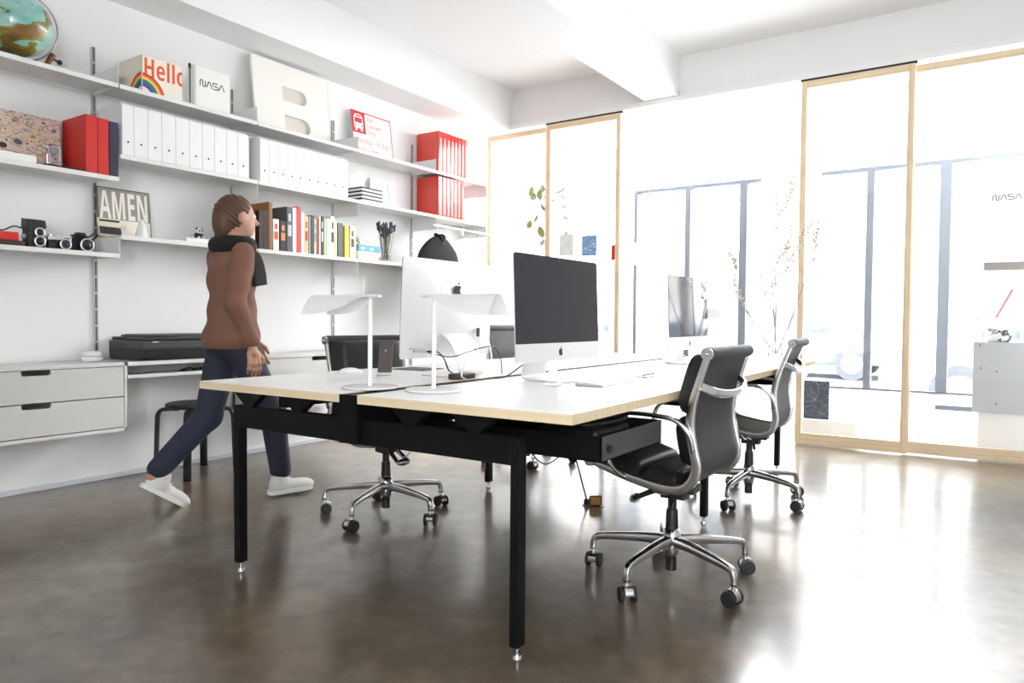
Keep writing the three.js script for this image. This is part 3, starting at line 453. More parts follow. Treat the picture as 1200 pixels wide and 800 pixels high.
{ // lavender in a glass vase
  const o = thing('lavender_vase', 'bunch of dried purple-grey lavender in a clear glass vase', 'vase', [XL + 0.24, SC + 0.001, -4.42]);
  part('glass', lathe([[0, 0], [0.036, 0], [0.038, 0.01], [0.036, 0.09], [0.045, 0.165], [0.043, 0.165], [0.034, 0.09], [0.034, 0.008], [0, 0.008]]), mat('#ffffff', 0.02, 0, { transmission: 1, thickness: 0.004, ior: 1.45 }), o);
  const st = [], fl = []; seed = 31; for (let k = 0; k < 46; k++) { const a = rnd() * 6.28, r = Math.sqrt(rnd()), b = V(Math.cos(a) * 0.024 * r, 0.012, Math.sin(a) * 0.024 * r), t = V(Math.cos(a) * 0.075 * r, rr(0.24, 0.325), Math.sin(a) * 0.085 * r); st.push(rod(b, t, 0.0018, 0.0012, 5)); const d = t.clone().sub(b).normalize(); for (let q = 0; q < 5; q++) { const c = t.clone().addScaledVector(d, -q * 0.012 + 0.01); fl.push(new THREE.SphereGeometry(rr(0.006, 0.009), 6, 4).scale(1, 1.3, 1).translate(c.x + rr(-1, 1) * 0.003, c.y, c.z + rr(-1, 1) * 0.003)); } }
  part('stems', st, mat(new THREE.Color(0.13, 0.12, 0.07), 0.8), o).userData.kind = 'stuff'; part('flower_heads', fl, mat(new THREE.Color(0.1, 0.085, 0.1), 0.9), o).userData.kind = 'stuff';
}
{ // jacket on a hanger under the window-end shelf
  const o = thing('jacket', 'black jacket on a hanger hung below the red files', 'jacket', [XL + 0.38, 1.732, -4.945]);
  const shape = (s) => { const p = []; const seg = 26; for (let k = 0; k <= seg; k++) { const a = k / seg; const y = -a * 0.75, half = a < 0.3 ? 0.05 + Math.sin(a / 0.3 * Math.PI / 2) ** 0.8 * 0.225 : 0.275 + (a - 0.3) * 0.03, th = 0.035 + Math.min(a, 0.2) * 0.16; p.push([y, half, th]); } return p; };
  const P = [], I = [], n = 24, rows = shape(); rows.forEach(([y, hw, th], i) => { for (let k = 0; k < n; k++) { const a = k / n * 6.2832, f = 1 + Math.sin(a * 5 + i * 0.3) * 0.05 * (i / 26); P.push(Math.sin(a) * th * f, y, Math.cos(a) * hw * f); } });
  for (let i = 0; i < rows.length - 1; i++) for (let k = 0; k < n; k++) { const a = i * n + k, b = i * n + (k + 1) % n; I.push(a, a + n, b, b, a + n, b + n); }
  const g = new THREE.BufferGeometry(); g.setAttribute('position', new THREE.Float32BufferAttribute(P, 3)); g.setIndex(I); g.computeVertexNormals();
  const cloth = mat(new THREE.Color(0.01, 0.01, 0.011), 0.85, 0, { side: THREE.DoubleSide }); part('body', g, cloth, o);
  for (const s of [-1, 1]) part('sleeve', sweep([[0, -0.24, s * 0.17], [0.0, -0.3, s * 0.215], [0.01, -0.45, s * 0.25], [0.02, -0.66, s * 0.26]], () => 0.05, () => 0.05, V(1, 0, 0), 20, 12), cloth, o);
  part('collar', tube([[0.035, -0.05, 0.0], [0.04, -0.01, 0.03], [0, 0.012, 0.045], [-0.03, 0.005, 0.0], [0, 0.012, -0.045], [0.04, -0.01, -0.03], [0.035, -0.05, 0]], 0.013, 40, 8), cloth, o); part('brand_tag', bx(0.052, -0.075, -0.02, 0.06, -0.07, 0.02), M.scanner, o);
  part('hanger_hook', tube([[0, 0.0, 0], [0, 0.05, 0], [0.0, 0.09, 0.015], [0, 0.105, 0], [0, 0.095, -0.015]], 0.003, 24, 6), M.aluSatin, o);
  const r = thing('hanging_rail', 'white oval clothes rail with spare wire hangers under the window-end shelf', 'rail', [XL, 0, 0]);
  part('rail', [rod(V(0.38, 1.825, -4.86), V(0.38, 1.825, -5.75), 0.009)], M.white, r); for (const z of [-5.75, -5.04]) part('rail_bracket', bx(0.0, 1.81, z - 0.003, 0.39, 1.84, z + 0.003), M.white, r);
  for (const [z, a] of [[-5.48, 0.5], [-5.56, 0.25], [-5.63, 0.4]]) { const h = thing('wire_hanger', 'empty white wire hanger on the clothes rail, ' + (z > -5.5 ? 'nearest the black jacket' : z > -5.6 ? 'in the middle' : 'nearest the window panel'), 'hanger', [XL + 0.38, 1.834, z], a, 'empty wire hangers'); part('wire', [tube([[0, 0, -0.012], [0, 0.008, 0], [0, 0, 0.012], [0, -0.04, 0.0], [0, -0.06, 0]], 0.0022, 20, 6), tube([[0, -0.06, 0], [0.1, -0.11, 0], [0.2, -0.16, 0], [0.2, -0.168, 0], [0, -0.168, 0], [-0.2, -0.168, 0], [-0.2, -0.16, 0], [-0.1, -0.11, 0], [0, -0.06, 0]], 0.0022, 60, 6)], M.white, h); }
}
{ // scanner, tape rolls, power strip
  const o = thing('flatbed_scanner', 'large dark grey flatbed scanner on the low shelf', 'scanner', [XL, 0.737, 0]), z0 = -2.255, z1 = -2.905;
  part('base', [extrude([[0.02, 0], [0.36, 0], [0.372, 0.012], [0.378, 0.06], [0.0, 0.06], [0.005, 0.01]], z0 - z1 - 0.02, 0.006).translate(0, 0.008, z1 + 0.01)], M.scannerDark, o);
  part('body', rb(-0.0, 0.062, z1, 0.385, 0.118, z0, 0.012, 3).translate(0.0, 0, 0), M.scanner, o); part('lid', [rb(0.01, 0.118, z1 + 0.015, 0.37, 0.138, z0 - 0.015, 0.008, 3), rb(0.03, 0.136, z1 + 0.06, 0.34, 0.15, z0 - 0.06, 0.006)], M.scannerDark, o);
  part('lid_top', rb(0.04, 0.149, z1 + 0.08, 0.33, 0.153, z0 - 0.08, 0.002), M.scanner, o);
  const b = canvas(256, 96, (g, w, h) => { g.fillStyle = '#17181b'; g.fillRect(0, 0, w, h); g.fillStyle = '#d8dade'; g.font = 'bold 56px sans-serif'; g.textAlign = 'center'; g.fillText('EPSON', w / 2, 68); });
  print('badge', 0.055, 0.018, b, o, [0.3857, 0.09, -2.66]); part('status_button', rb(0.384, 0.108, z0 - 0.1, 0.3865, 0.114, z0 - 0.06, 0.001), M.white, o);
  for (const [y, label] of [[0, 'white roll of tape lying under another on the cabinet'], [0.03, 'white roll of tape on top of another on the cabinet']]) single('tape_roll', lathe([[0.03, 0], [0.056, 0], [0.058, 0.003], [0.058, 0.026], [0.056, 0.029], [0.03, 0.029], [0.03, 0]], 40), M.white, label, 'tape roll', 'tape rolls on the cabinet', [XL + 0.15, 0.736 + y, -2.09]);
  const p = thing('power_strip', 'black power strip and tangled leads in the tray under the scanner', 'power strip', [XL + 0.26, 0.646, -2.78]); part('strip', rb(-0.02, 0, -0.16, 0.02, 0.028, 0.12, 0.006), M.black, p); part('lead', tube([[0, 0.02, 0.12], [0.02, 0.03, 0.16], [-0.03, 0.012, 0.2], [0.03, 0.012, 0.13], [0.05, 0.03, 0.05], [0.02, 0.035, -0.02]], 0.006, 50, 7), M.black, p); part('plug', [rb(-0.015, 0.028, -0.09, 0.015, 0.05, -0.05, 0.005), rb(-0.015, 0.028, -0.02, 0.015, 0.055, 0.03, 0.005)], M.black, p);
}
{ // stool
  const o = thing('stool', 'round black stool with four bent legs beside the cabinet', 'stool', [-4.22, 0, -2.655], 0.02); const bl = mat(new THREE.Color(0.014, 0.014, 0.015), 0.5);
  part('seat', lathe([[0, 0.425], [0.17, 0.425], [0.176, 0.43], [0.178, 0.44], [0.175, 0.45], [0.168, 0.453], [0, 0.453]], 48), bl, o);
  for (let k = 0; k < 4; k++) { const a = Math.PI / 4 + k * Math.PI / 2, c = Math.cos(a), s = Math.sin(a); part('leg', sweep([[c * 0.1, 0.413, s * 0.1], [c * 0.175, 0.413, s * 0.175], [c * 0.208, 0.405, s * 0.208], [c * 0.224, 0.375, s * 0.224], [c * 0.227, 0.33, s * 0.227], [c * 0.233, 0.15, s * 0.233], [c * 0.24, 0.0, s * 0.24]], () => 0.024, () => 0.012, V(-s, 0, c), 40, 12), bl, o); }
}

// ------------------------------------------------------------------ the long double desk
const DX = -1.795, DZ = -1.69, DT = 0.742, DL = 3.42, DTURN = 0.011;
{
  const o = thing('bench_desk', 'long double-sided white desk with plywood edges on a black steel frame', 'desk', [DX, 0, DZ], DTURN);
  const th = 0.03;
  for (const [x0, x1] of [[-0.848, -0.052], [0.036, 0.852]]) {
    const d = part('desktop', uvGrain(bx(x0, DT - th, -DL, x1, DT - 0.0012, 0), 0), M.ply, o);
    part('laminate', bx(x0 + 0.0006, DT - 0.0012, -DL + 0.0006, x1 - 0.0006, DT, -0.0006), M.deskWhite, d);
  }
  const lx = [-0.65, 0.65], lz = [-0.045, -1.745, -3.25];
  for (const x of lx) for (const z of lz) { const l = part('leg', rb(x - 0.016, 0.035, z - 0.02, x + 0.016, 0.656, z + 0.02, 0.003), M.blackMetal, o); part('levelling_foot', [cyl(0.007, 0.007, 0.03, x, 0.008, z, 12), cyl(0.016, 0.013, 0.01, x, 0, z, 20), cyl(0.011, 0.011, 0.006, x, 0.026, z, 6)], M.alu, l); }
  for (const z of lz) part('cross_beam', rb(-0.634, 0.572, z - 0.02, 0.634, 0.656, z + 0.02, 0.003), M.blackMetal, o);
  for (const x of [-0.42, 0.42]) part('long_rail', rb(x - 0.02, 0.66, -DL + 0.06, x + 0.02, 0.705, -0.06, 0.003), M.blackMetal, o);
  for (const z of lz) for (const x of [-0.58, -0.3, 0.24, 0.5]) part('support_bracket', [extrude([[-0.09, 0.055], [0.09, 0.055], [0.02, 0], [-0.02, 0]], 0.004).translate(x, 0.656, z + 0.012), extrude([[-0.09, 0.055], [0.09, 0.055], [0.02, 0], [-0.02, 0]], 0.004).translate(x, 0.656, z - 0.016), bx(x - 0.09, 0.706, z - 0.018, x + 0.09, 0.711, z + 0.018)], M.blackMetal, o);
  part('end_plate', rb(-0.05, 0.575, -0.006, 0.034, DT - 0.002, 0, 0.001), M.blackMetal, o);
  part('cable_trough', [bx(-0.05, 0.6, -DL + 0.01, -0.046, DT - 0.004, -0.008), bx(0.03, 0.6, -DL + 0.01, 0.034, DT - 0.004, -0.008), bx(-0.05, 0.6, -DL + 0.01, 0.034, 0.604, -0.008)], M.blackMetal, o);
  part('trough_lid', bx(-0.036, DT - 0.012, -DL + 0.02, 0.02, DT - 0.006, -0.012), mat(new THREE.Color(0.06, 0.035, 0.025), 0.5), o);
}
{ // tray under the near right-hand end
  const o = thing('under_desk_tray', 'open black steel tray hung under the desk end', 'tray', [0, 0, 0]);
  const x0 = -1.72, x1 = -0.955, z0 = -1.9, z1 = -2.36, y0 = 0.575, y1 = 0.652;
  part('bottom', bx(x0, y0, z1, x1, y0 + 0.003, z0), M.blackMetal, o);
  part('side', bx(x0, y0, z0 - 0.003, x1, y1, z0), M.blackMetal, o); part('side', bx(x0, y0, z1, x1, y1, z1 + 0.003), M.blackMetal, o);
  part('end_panel', bx(x1 - 0.003, y0, z1, x1, y1, z0), mat(new THREE.Color(0.06, 0.06, 0.062), 0.5), o); part('knob', [new THREE.CylinderGeometry(0.011, 0.011, 0.014, 20).rotateZ(Math.PI / 2).translate(x1 + 0.006, 0.612, z0 - 0.045)], M.black, o);  // end panel coloured lighter than the tray, as lit by the windows
  part('hanger_bracket', [bx(-1.3, y1, -2.2, -1.27, 0.708, -2.0), bx(-1.6, y1, -2.2, -1.57, 0.708, -2.0), bx(-1.32, y1 - 0.002, -2.36, -1.25, y1 + 0.001, -1.9)], M.blackMetal, o);
  const c = [[-1.15, 0.66, -2.0], [-1.05, 0.67, -1.98], [-1.0, 0.675, -2.1], [-1.05, 0.672, -2.25], [-1.2, 0.668, -2.2], [-1.22, 0.665, -2.05], [-1.08, 0.68, -2.02], [-1.02, 0.683, -2.16]];
  const q = thing('cable_bundle', 'coiled black cables heaped in the steel tray', 'cables', [0, 0, 0]); part('adaptor', rb(-1.25, 0.58, -2.25, -1.02, 0.655, -2.0, 0.02, 3), M.black, q); part('coil', tube(c.map((p) => V(...p)), 0.008, 90, 7), M.black, q);
}

// ------------------------------------------------------------------ computers
function appleShape(s) {   // flat fruit emblem, bitten at the right
  const f = new THREE.Shape(); const p = (x, y) => [x * s, y * s];
  f.moveTo(...p(0, 0.62)); f.bezierCurveTo(...p(0.25, 0.78), ...p(0.62, 0.75), ...p(0.78, 0.48)); f.bezierCurveTo(...p(0.46, 0.3), ...p(0.48, -0.2), ...p(0.86, -0.34)); f.bezierCurveTo(...p(0.7, -0.8), ...p(0.42, -1.1), ...p(0.2, -1.02)); f.bezierCurveTo(...p(0.08, -0.96), ...p(-0.08, -0.96), ...p(-0.2, -1.02)); f.bezierCurveTo(...p(-0.5, -1.12), ...p(-0.9, -0.5), ...p(-0.88, 0)); f.bezierCurveTo(...p(-0.86, 0.6), ...p(-0.4, 0.85), ...p(0, 0.62));
  const l = new THREE.Shape(); l.moveTo(...p(0.02, 0.72)); l.bezierCurveTo(...p(0.0, 1.0), ...p(0.2, 1.2), ...p(0.42, 1.25)); l.bezierCurveTo(...p(0.44, 1.0), ...p(0.28, 0.76), ...p(0.02, 0.72));
  return new THREE.ExtrudeGeometry([f, l], { depth: 0.0006, bevelEnabled: false, curveSegments: 10 });
}
function rrect(w, h, r) { const s = new THREE.Shape(); s.moveTo(-w / 2 + r, 0); s.lineTo(w / 2 - r, 0); s.absarc(w / 2 - r, r, r, -Math.PI / 2, 0); s.lineTo(w / 2, h - r); s.absarc(w / 2 - r, h - r, r, 0, Math.PI / 2); s.lineTo(-w / 2 + r, h); s.absarc(-w / 2 + r, h - r, r, Math.PI / 2, Math.PI); s.lineTo(-w / 2, r); s.absarc(-w / 2 + r, r, r, Math.PI, Math.PI * 1.5); return s; }
function computer(label, x, z, turn, leads) {   // faces local +z
  const o = thing('desktop_computer', label, 'computer', [x, DT + 0.001, z], turn); const W = 0.65, H = 0.43, y0 = 0.085, hd = part('display', new THREE.BufferGeometry(), M.aluMac, o);
  const head = hd; head.rotation.x = -0.04; head.position.set(0, y0, 0);
  // shell with a back that bulges towards the middle
  const P = [], I = [], UV = [], nx = 28, ny = 20; const bulge = (u, v) => 0.005 + 0.04 * Math.max(0, (1 - u * u)) ** 1.2 * Math.max(0, 1 - (v * v)) ** 0.9;
  for (let j = 0; j <= ny; j++) for (let i = 0; i <= nx; i++) { let u = i / nx * 2 - 1, v = j / ny * 2 - 1; const r = 0.015, px = Math.abs(u) * W / 2, py = Math.abs(v) * H / 2; let X = u * W / 2, Y = (v + 1) / 2 * H; const ex = px - (W / 2 - r), ey = py - (H / 2 - r); if (ex > 0 && ey > 0) { const m = Math.max(ex, ey), L = Math.hypot(ex, ey), k = m / L; X = Math.sign(u) * (W / 2 - r + ex * k); Y = H / 2 + Math.sign(v) * (H / 2 - r + ey * k); } P.push(X, Y, -bulge(u, v)); UV.push(u, v); }
  for (let j = 0; j < ny; j++) for (let i = 0; i < nx; i++) { const a = j * (nx + 1) + i; I.push(a, a + nx + 1, a + 1, a + 1, a + nx + 1, a + nx + 2); }
  const g = new THREE.BufferGeometry(); g.setAttribute('position', new THREE.Float32BufferAttribute(P, 3)); g.setAttribute('uv', new THREE.Float32BufferAttribute(UV, 2)); g.setIndex(I); g.computeVertexNormals();
  head.geometry = merge([g, new THREE.ExtrudeGeometry(rrect(W, H, 0.015), { depth: 0.005, bevelEnabled: false, curveSegments: 8 }).translate(0, 0, -0.005)]);
  const glass = new THREE.Shape(); const r = 0.014; glass.moveTo(-W / 2, 0.075); glass.lineTo(W / 2, 0.075); glass.lineTo(W / 2, H - r); glass.absarc(W / 2 - r, H - r, r, 0, Math.PI / 2); glass.lineTo(-W / 2 + r, H); glass.absarc(-W / 2 + r, H - r, r, Math.PI / 2, Math.PI); glass.lineTo(-W / 2, 0.075);
  part('screen', new THREE.ExtrudeGeometry(glass, { depth: 0.002, bevelEnabled: false, curveSegments: 8 }), M.screen, head);
  part('camera_dot', new THREE.CylinderGeometry(0.003, 0.003, 0.001, 12).rotateX(Math.PI / 2).translate(0, H - 0.014, 0.0024), M.chromeDark, head);
  part('emblem', appleShape(0.0165).translate(0, 0.038, 0.0002), M.logo, head); part('emblem', appleShape(0.034).rotateY(Math.PI).translate(0, 0.298, -0.0445), M.logo, head);
  part('port_strip', [bx(-0.19, 0.09, -0.04, -0.175, 0.13, -0.032)], M.scanner, head);
  part('stand', [sweep([[0, 0.19, -0.035], [0, 0.15, -0.085], [0, 0.06, -0.13], [0, 0.012, -0.135], [0, 0.004, -0.11], [0, 0.003, 0.0], [0, 0.003, 0.075]], (u) => 0.095, (u) => 0.0035, V(1, 0, 0), 48, 12)], M.aluMac, o);
  if (leads) { part('power_lead', tube([[0, 0.09, -0.15], [0.05, 0.13, -0.2], [0.1, 0.12, -0.21], [0.16, 0.02, -0.2], [0.18, 0.004, -0.24]], 0.003, 40, 6), M.white, o); }
  return o;
}
computer('computer with its pale metal back and black emblem turned to the desk gap', -2.055, -2.53, -Math.PI / 2 + 0.02, true);
computer('computer with a dark glossy screen behind the white keyboard', -1.5, -2.6, Math.PI / 2 - 0.03, true);
computer('computer with a screen mirroring the street at the far desk end', -1.5, -4.14, Math.PI / 2, false);

// ------------------------------------------------------------------ desk lamps: pole, bent sheet shade, disc foot
function deskLamp(label, x, z, turn) {
  const o = thing('desk_lamp', label, 'lamp', [x, DT + 0.001, z], turn);
  part('foot', lathe([[0, 0], [0.1, 0], [0.103, 0.003], [0.1, 0.008], [0, 0.009]], 48), M.whiteGloss, o); part('pole', cyl(0.0085, 0.0085, 0.33, 0, 0.008, 0, 16), M.whiteGloss, o);
  part('top_pin', cyl(0.002, 0.002, 0.07, 0.03, 0.335, 0, 8), M.white, o);
  // the shade is one folded sheet: flat at the pole, drooping and widening outwards
  const P = [], I = [], n = 30, m = 14, L = 0.3; for (let i = 0; i <= n; i++) for (let j = 0; j <= m; j++) { const u = i / n, v = j / m * 2 - 1, x0 = -0.04 + u * L, w = 0.03 + 0.045 * Math.min(1, u * 1.6); const droop = (v * v) * (0.008 + 0.085 * Math.max(0, Math.sin(Math.min(1, u * 1.15) * Math.PI * 0.5) - 0.25) * (u > 0.35 ? 1 : u / 0.35)); P.push(x0, 0.34 - droop + 0.003, v * w); }
  for (let i = 0; i < n; i++) for (let j = 0; j < m; j++) { const a = i * (m + 1) + j; I.push(a, a + 1, a + m + 1, a + 1, a + m + 2, a + m + 1); }
  const g = new THREE.BufferGeometry(); g.setAttribute('position', new THREE.Float32BufferAttribute(P, 3)); g.setIndex(I); g.computeVertexNormals();
  const b = g.clone(); b.translate(0, -0.002, 0);
  part('shade', [g, b], mat(new THREE.Color(0.9, 0.9, 0.9), 0.9, 0, { side: THREE.DoubleSide, transmission: 0.35, thickness: 0 }), o); part('cross_bar', rb(-0.045, 0.331, -0.012, 0.05, 0.341, 0.012, 0.003), M.whiteGloss, o);
}
deskLamp('slim white desk lamp with its shade turned to the shelf wall', -1.895, -1.885, Math.PI + 0.15);
deskLamp('slim white desk lamp with its shade turned away from the shelf wall', -1.645, -1.95, 0.12);
deskLamp('slim white desk lamp at the far part of the desk', -1.72, -4.55, 0.3);

// ------------------------------------------------------------------ small things on the desk
{
  const p = thing('phone_dock', 'dark phone propped upright on a small white dock', 'phone', [-2.29, DT + 0.001, -2.37], 0.45); part('dock', [lathe([[0, 0], [0.035, 0], [0.035, 0.006], [0.03, 0.01], [0, 0.01]], 32)], M.white, p);
  const ph = part('phone', rb(-0.0335, 0, -0.0035, 0.0335, 0.138, 0.0035, 0.0034, 3), mat(new THREE.Color(0.11, 0.09, 0.085), 0.4, 0.2), p); ph.position.set(0, 0.011, 0); ph.rotation.x = -0.2; part('lens', new THREE.CylinderGeometry(0.004, 0.004, 0.002, 14).rotateX(Math.PI / 2).translate(-0.022, 0.125, 0.0042), M.black, ph); part('emblem', appleShape(0.006).translate(0, 0.1, 0.0034), M.chromeDark, ph);
  single('mouse', new THREE.SphereGeometry(0.057, 32, 18, 0, 6.2832, 0, Math.PI / 2).scale(1, 0.42, 0.55), M.whiteGloss, 'low white computer mouse near the black armchair', 'mouse', null, [-2.5, DT + 0.001, -2.36], 0.6);
  single('mouse_pad', rb(-0.1, 0, -0.09, 0.1, 0.003, 0.09, 0.0014), M.scanner, 'thin dark pad on the desk in front of the black armchair', 'pad', null, [-2.42, DT + 0.001, -2.74], 0.1);
  const h = thing('dock_hub', 'small dark brown dock box with cables behind the pale computer', 'dock', [-1.885, DT + 0.001, -2.42], 0.05); part('box', rb(-0.03, 0, -0.06, 0.03, 0.024, 0.06, 0.004), mat(new THREE.Color(0.055, 0.035, 0.028), 0.45), h); part('slot', bx(0.0295, 0.008, -0.04, 0.0308, 0.012, 0.0), M.black, h);
  const c = thing('cable_set', 'black lead with metal plugs looping up behind the pale computer', 'cable', [0, 0, 0]); const y = DT;
  part('lead', tube([[-1.88, y + 0.03, -2.35], [-1.86, y + 0.045, -2.3], [-1.84, y + 0.1, -2.24], [-1.84, y + 0.125, -2.2], [-1.86, y + 0.128, -2.15]], 0.003, 40, 6), M.black, c); part('lead', tube([[-1.86, y + 0.128, -2.15], [-1.85, y + 0.1, -2.3], [-1.86, y + 0.115, -2.42], [-1.86, y + 0.13, -2.52], [-1.87, y + 0.13, -2.64], [-1.87, y + 0.07, -2.69], [-1.87, y + 0.005, -2.7]], 0.0028, 60, 6), M.scanner, c);
  part('plug', [rod(V(-1.86, y + 0.128, -2.16), V(-1.875, y + 0.13, -2.1), 0.006), rod(V(-1.862, y + 0.135, -2.15), V(-1.885, y + 0.14, -2.09), 0.005)], M.aluSatin, c);
  const k = thing('keyboard', 'slim white and aluminium keyboard in front of the dark screen', 'keyboard', [-1.3, DT + 0.001, -2.66], Math.PI / 2 + 0.05); part('case', extrude([[-0.057, 0], [0.057, 0], [0.057, 0.005], [-0.057, 0.012]], 0.42, 0.0008).rotateY(-Math.PI / 2).translate(0.21, 0.001, 0), M.aluSatin, k);
  for (let r = 0; r < 6; r++) for (let q = 0; q < 14; q++) { const w = 0.0255; part('key', rb(-0.197 + q * 0.0284, 0.0125 - r * 0.0008, -0.05 + r * 0.0175, -0.197 + q * 0.0284 + w, 0.0142 - r * 0.0008, -0.05 + r * 0.0175 + 0.0148, 0.0007, 1), M.white, k); }
  const t = thing('trackpad', 'small white trackpad with a dark stylus beside the keyboard', 'trackpad', [-1.33, DT + 0.001, -3.02], Math.PI / 2 + 0.1); part('plate', rb(-0.06, 0, -0.055, 0.06, 0.008, 0.055, 0.003), M.aluSatin, t); part('stylus', rod(V(-0.05, 0.012, 0.03), V(0.08, 0.012, 0.045), 0.0035), M.scanner, t);
  const s = thing('charger_stand', 'small white upright charging dock by the dark screen stand', 'charger', [-1.42, DT + 0.001, -2.40], 0.3); part('base', rb(-0.03, 0, -0.03, 0.03, 0.012, 0.03, 0.005), M.white, s); part('post', rb(-0.016, 0.012, -0.016, 0.016, 0.085, 0.016, 0.007, 3), M.white, s); part('lead', tube([[0, 0.005, -0.03], [0.02, 0.003, -0.1], [0.05, 0.003, -0.18], [0.03, 0.004, -0.26]], 0.0025, 30, 6), M.white, s);
  single('grey_lead', tube([[-1.66, DT + 0.09, -2.66], [-1.7, DT + 0.06, -2.62], [-1.755, DT + 0.008, -2.56], [-1.79, DT - 0.001, -2.53]], 0.003, 24, 6), M.scanner, 'short grey lead dropping into the gap between the desktops', 'cable');
  // dangling leads below the desk and the floor socket
  single('hanging_lead', tube([[-1.9, 0.6, -2.0], [-1.9, 0.52, -2.02], [-1.89, 0.46, -2.06], [-1.88, 0.49, -2.1], [-1.88, 0.6, -2.12]], 0.0022, 30, 6), M.aluSatin, 'thin pale lead looping below the desk beam', 'cable');
  const f = thing('floor_socket', 'brass floor socket with a black plug and lead under the desk', 'socket', [-1.765, 0, -3.42]); part('cap', rb(-0.035, 0.004, -0.012, 0.035, 0.06, 0.012, 0.011, 3).rotateY(0.6).translate(0.02, 0, 0.01), mat(new THREE.Color(0.2, 0.1, 0.025), 0.35, 0.6), f); part('plate', [cyl(0.06, 0.058, 0.004, 0, 0, 0)], mat(new THREE.Color(0.25, 0.15, 0.06), 0.4, 0.7), f);
  part('plug', rb(-0.05, 0.004, -0.01, -0.025, 0.03, 0.015, 0.004), M.black, f); part('lead', [tube([[-0.04, 0.028, 0], [-0.07, 0.12, 0.0], [-0.11, 0.26, 0.01], [-0.14, 0.33, 0.02]], 0.005, 20, 6), tube([[-0.14, 0.33, 0.02], [-0.2, 0.24, 0.05], [-0.28, 0.2, 0.05], [-0.36, 0.25, 0.05], [-0.42, 0.36, 0.04], [-0.42, 0.56, 0.0]], 0.004, 40, 6)], M.black, f);
}

// ------------------------------------------------------------------ swivel chairs, front = local +z
const PROF = [[0.24, 0.468], [0.16, 0.445], [0.06, 0.42], [-0.07, 0.40], [-0.13, 0.41], [-0.165, 0.445], [-0.176, 0.49], [-0.165, 0.545], [-0.152, 0.62], [-0.158, 0.70], [-0.185, 0.80], [-0.212, 0.885]];
function sheetAlong(curve, s0, s1, half, off, thick, seg, puff, wseg = 16) {   // a cushion or sheet following the profile; off = distance in front of the line
  const P = [], I = [], N = wseg, ring = 2 * (N + 1); const rows = [];
  for (let i = 0; i <= seg; i++) {
    const v = i / seg, u = s0 + (s1 - s0) * v, p = curve.getPointAt(u), t = curve.getTangentAt(u), n = V(0, t.z, -t.y).multiplyScalar(-1); // towards the sitter
    if (n.y < 0 && u < 0.4) n.multiplyScalar(-1); if (u >= 0.4 && n.z < 0) n.multiplyScalar(-1);
    for (const face of [0, 1]) for (let k = 0; k <= N; k++) { const a = (face ? k : N - k) / N * 2 - 1; const e = (1 - Math.abs(a) ** 7) * (1 - Math.abs(v * 2 - 1) ** 5); const h = face ? off : off + thick * (puff ? 0.12 + 0.88 * Math.max(0, e) ** 0.45 : 1); const q = p.clone().addScaledVector(n, h); P.push(a * half, q.y, q.z); }
  }
  for (let i = 0; i < seg; i++) for (let k = 0; k < ring; k++) { const a = i * ring + k, b = i * ring + (k + 1) % ring; I.push(a, b, a + ring, b, b + ring, a + ring); }
  for (const [r, f] of [[0, 1], [seg, 0]]) for (let k = 0; k < N; k++) { const a = r * ring + k, b = a + 1, c = r * ring + ring - 1 - k, d = c - 1; f ? I.push(a, c, b, b, c, d) : I.push(a, b, c, b, d, c); }
  const g = new THREE.BufferGeometry(); g.setAttribute('position', new THREE.Float32BufferAttribute(P, 3)); g.setIndex(I); g.computeVertexNormals();
  const uv = new Float32Array(P.length / 3 * 2); for (let i = 0; i < P.length / 3; i++) { uv[i * 2] = P[i * 3] * 3; uv[i * 2 + 1] = (P[i * 3 + 1] + P[i * 3 + 2]) * 3; } g.setAttribute('uv', new THREE.BufferAttribute(uv, 2)); return g;
}
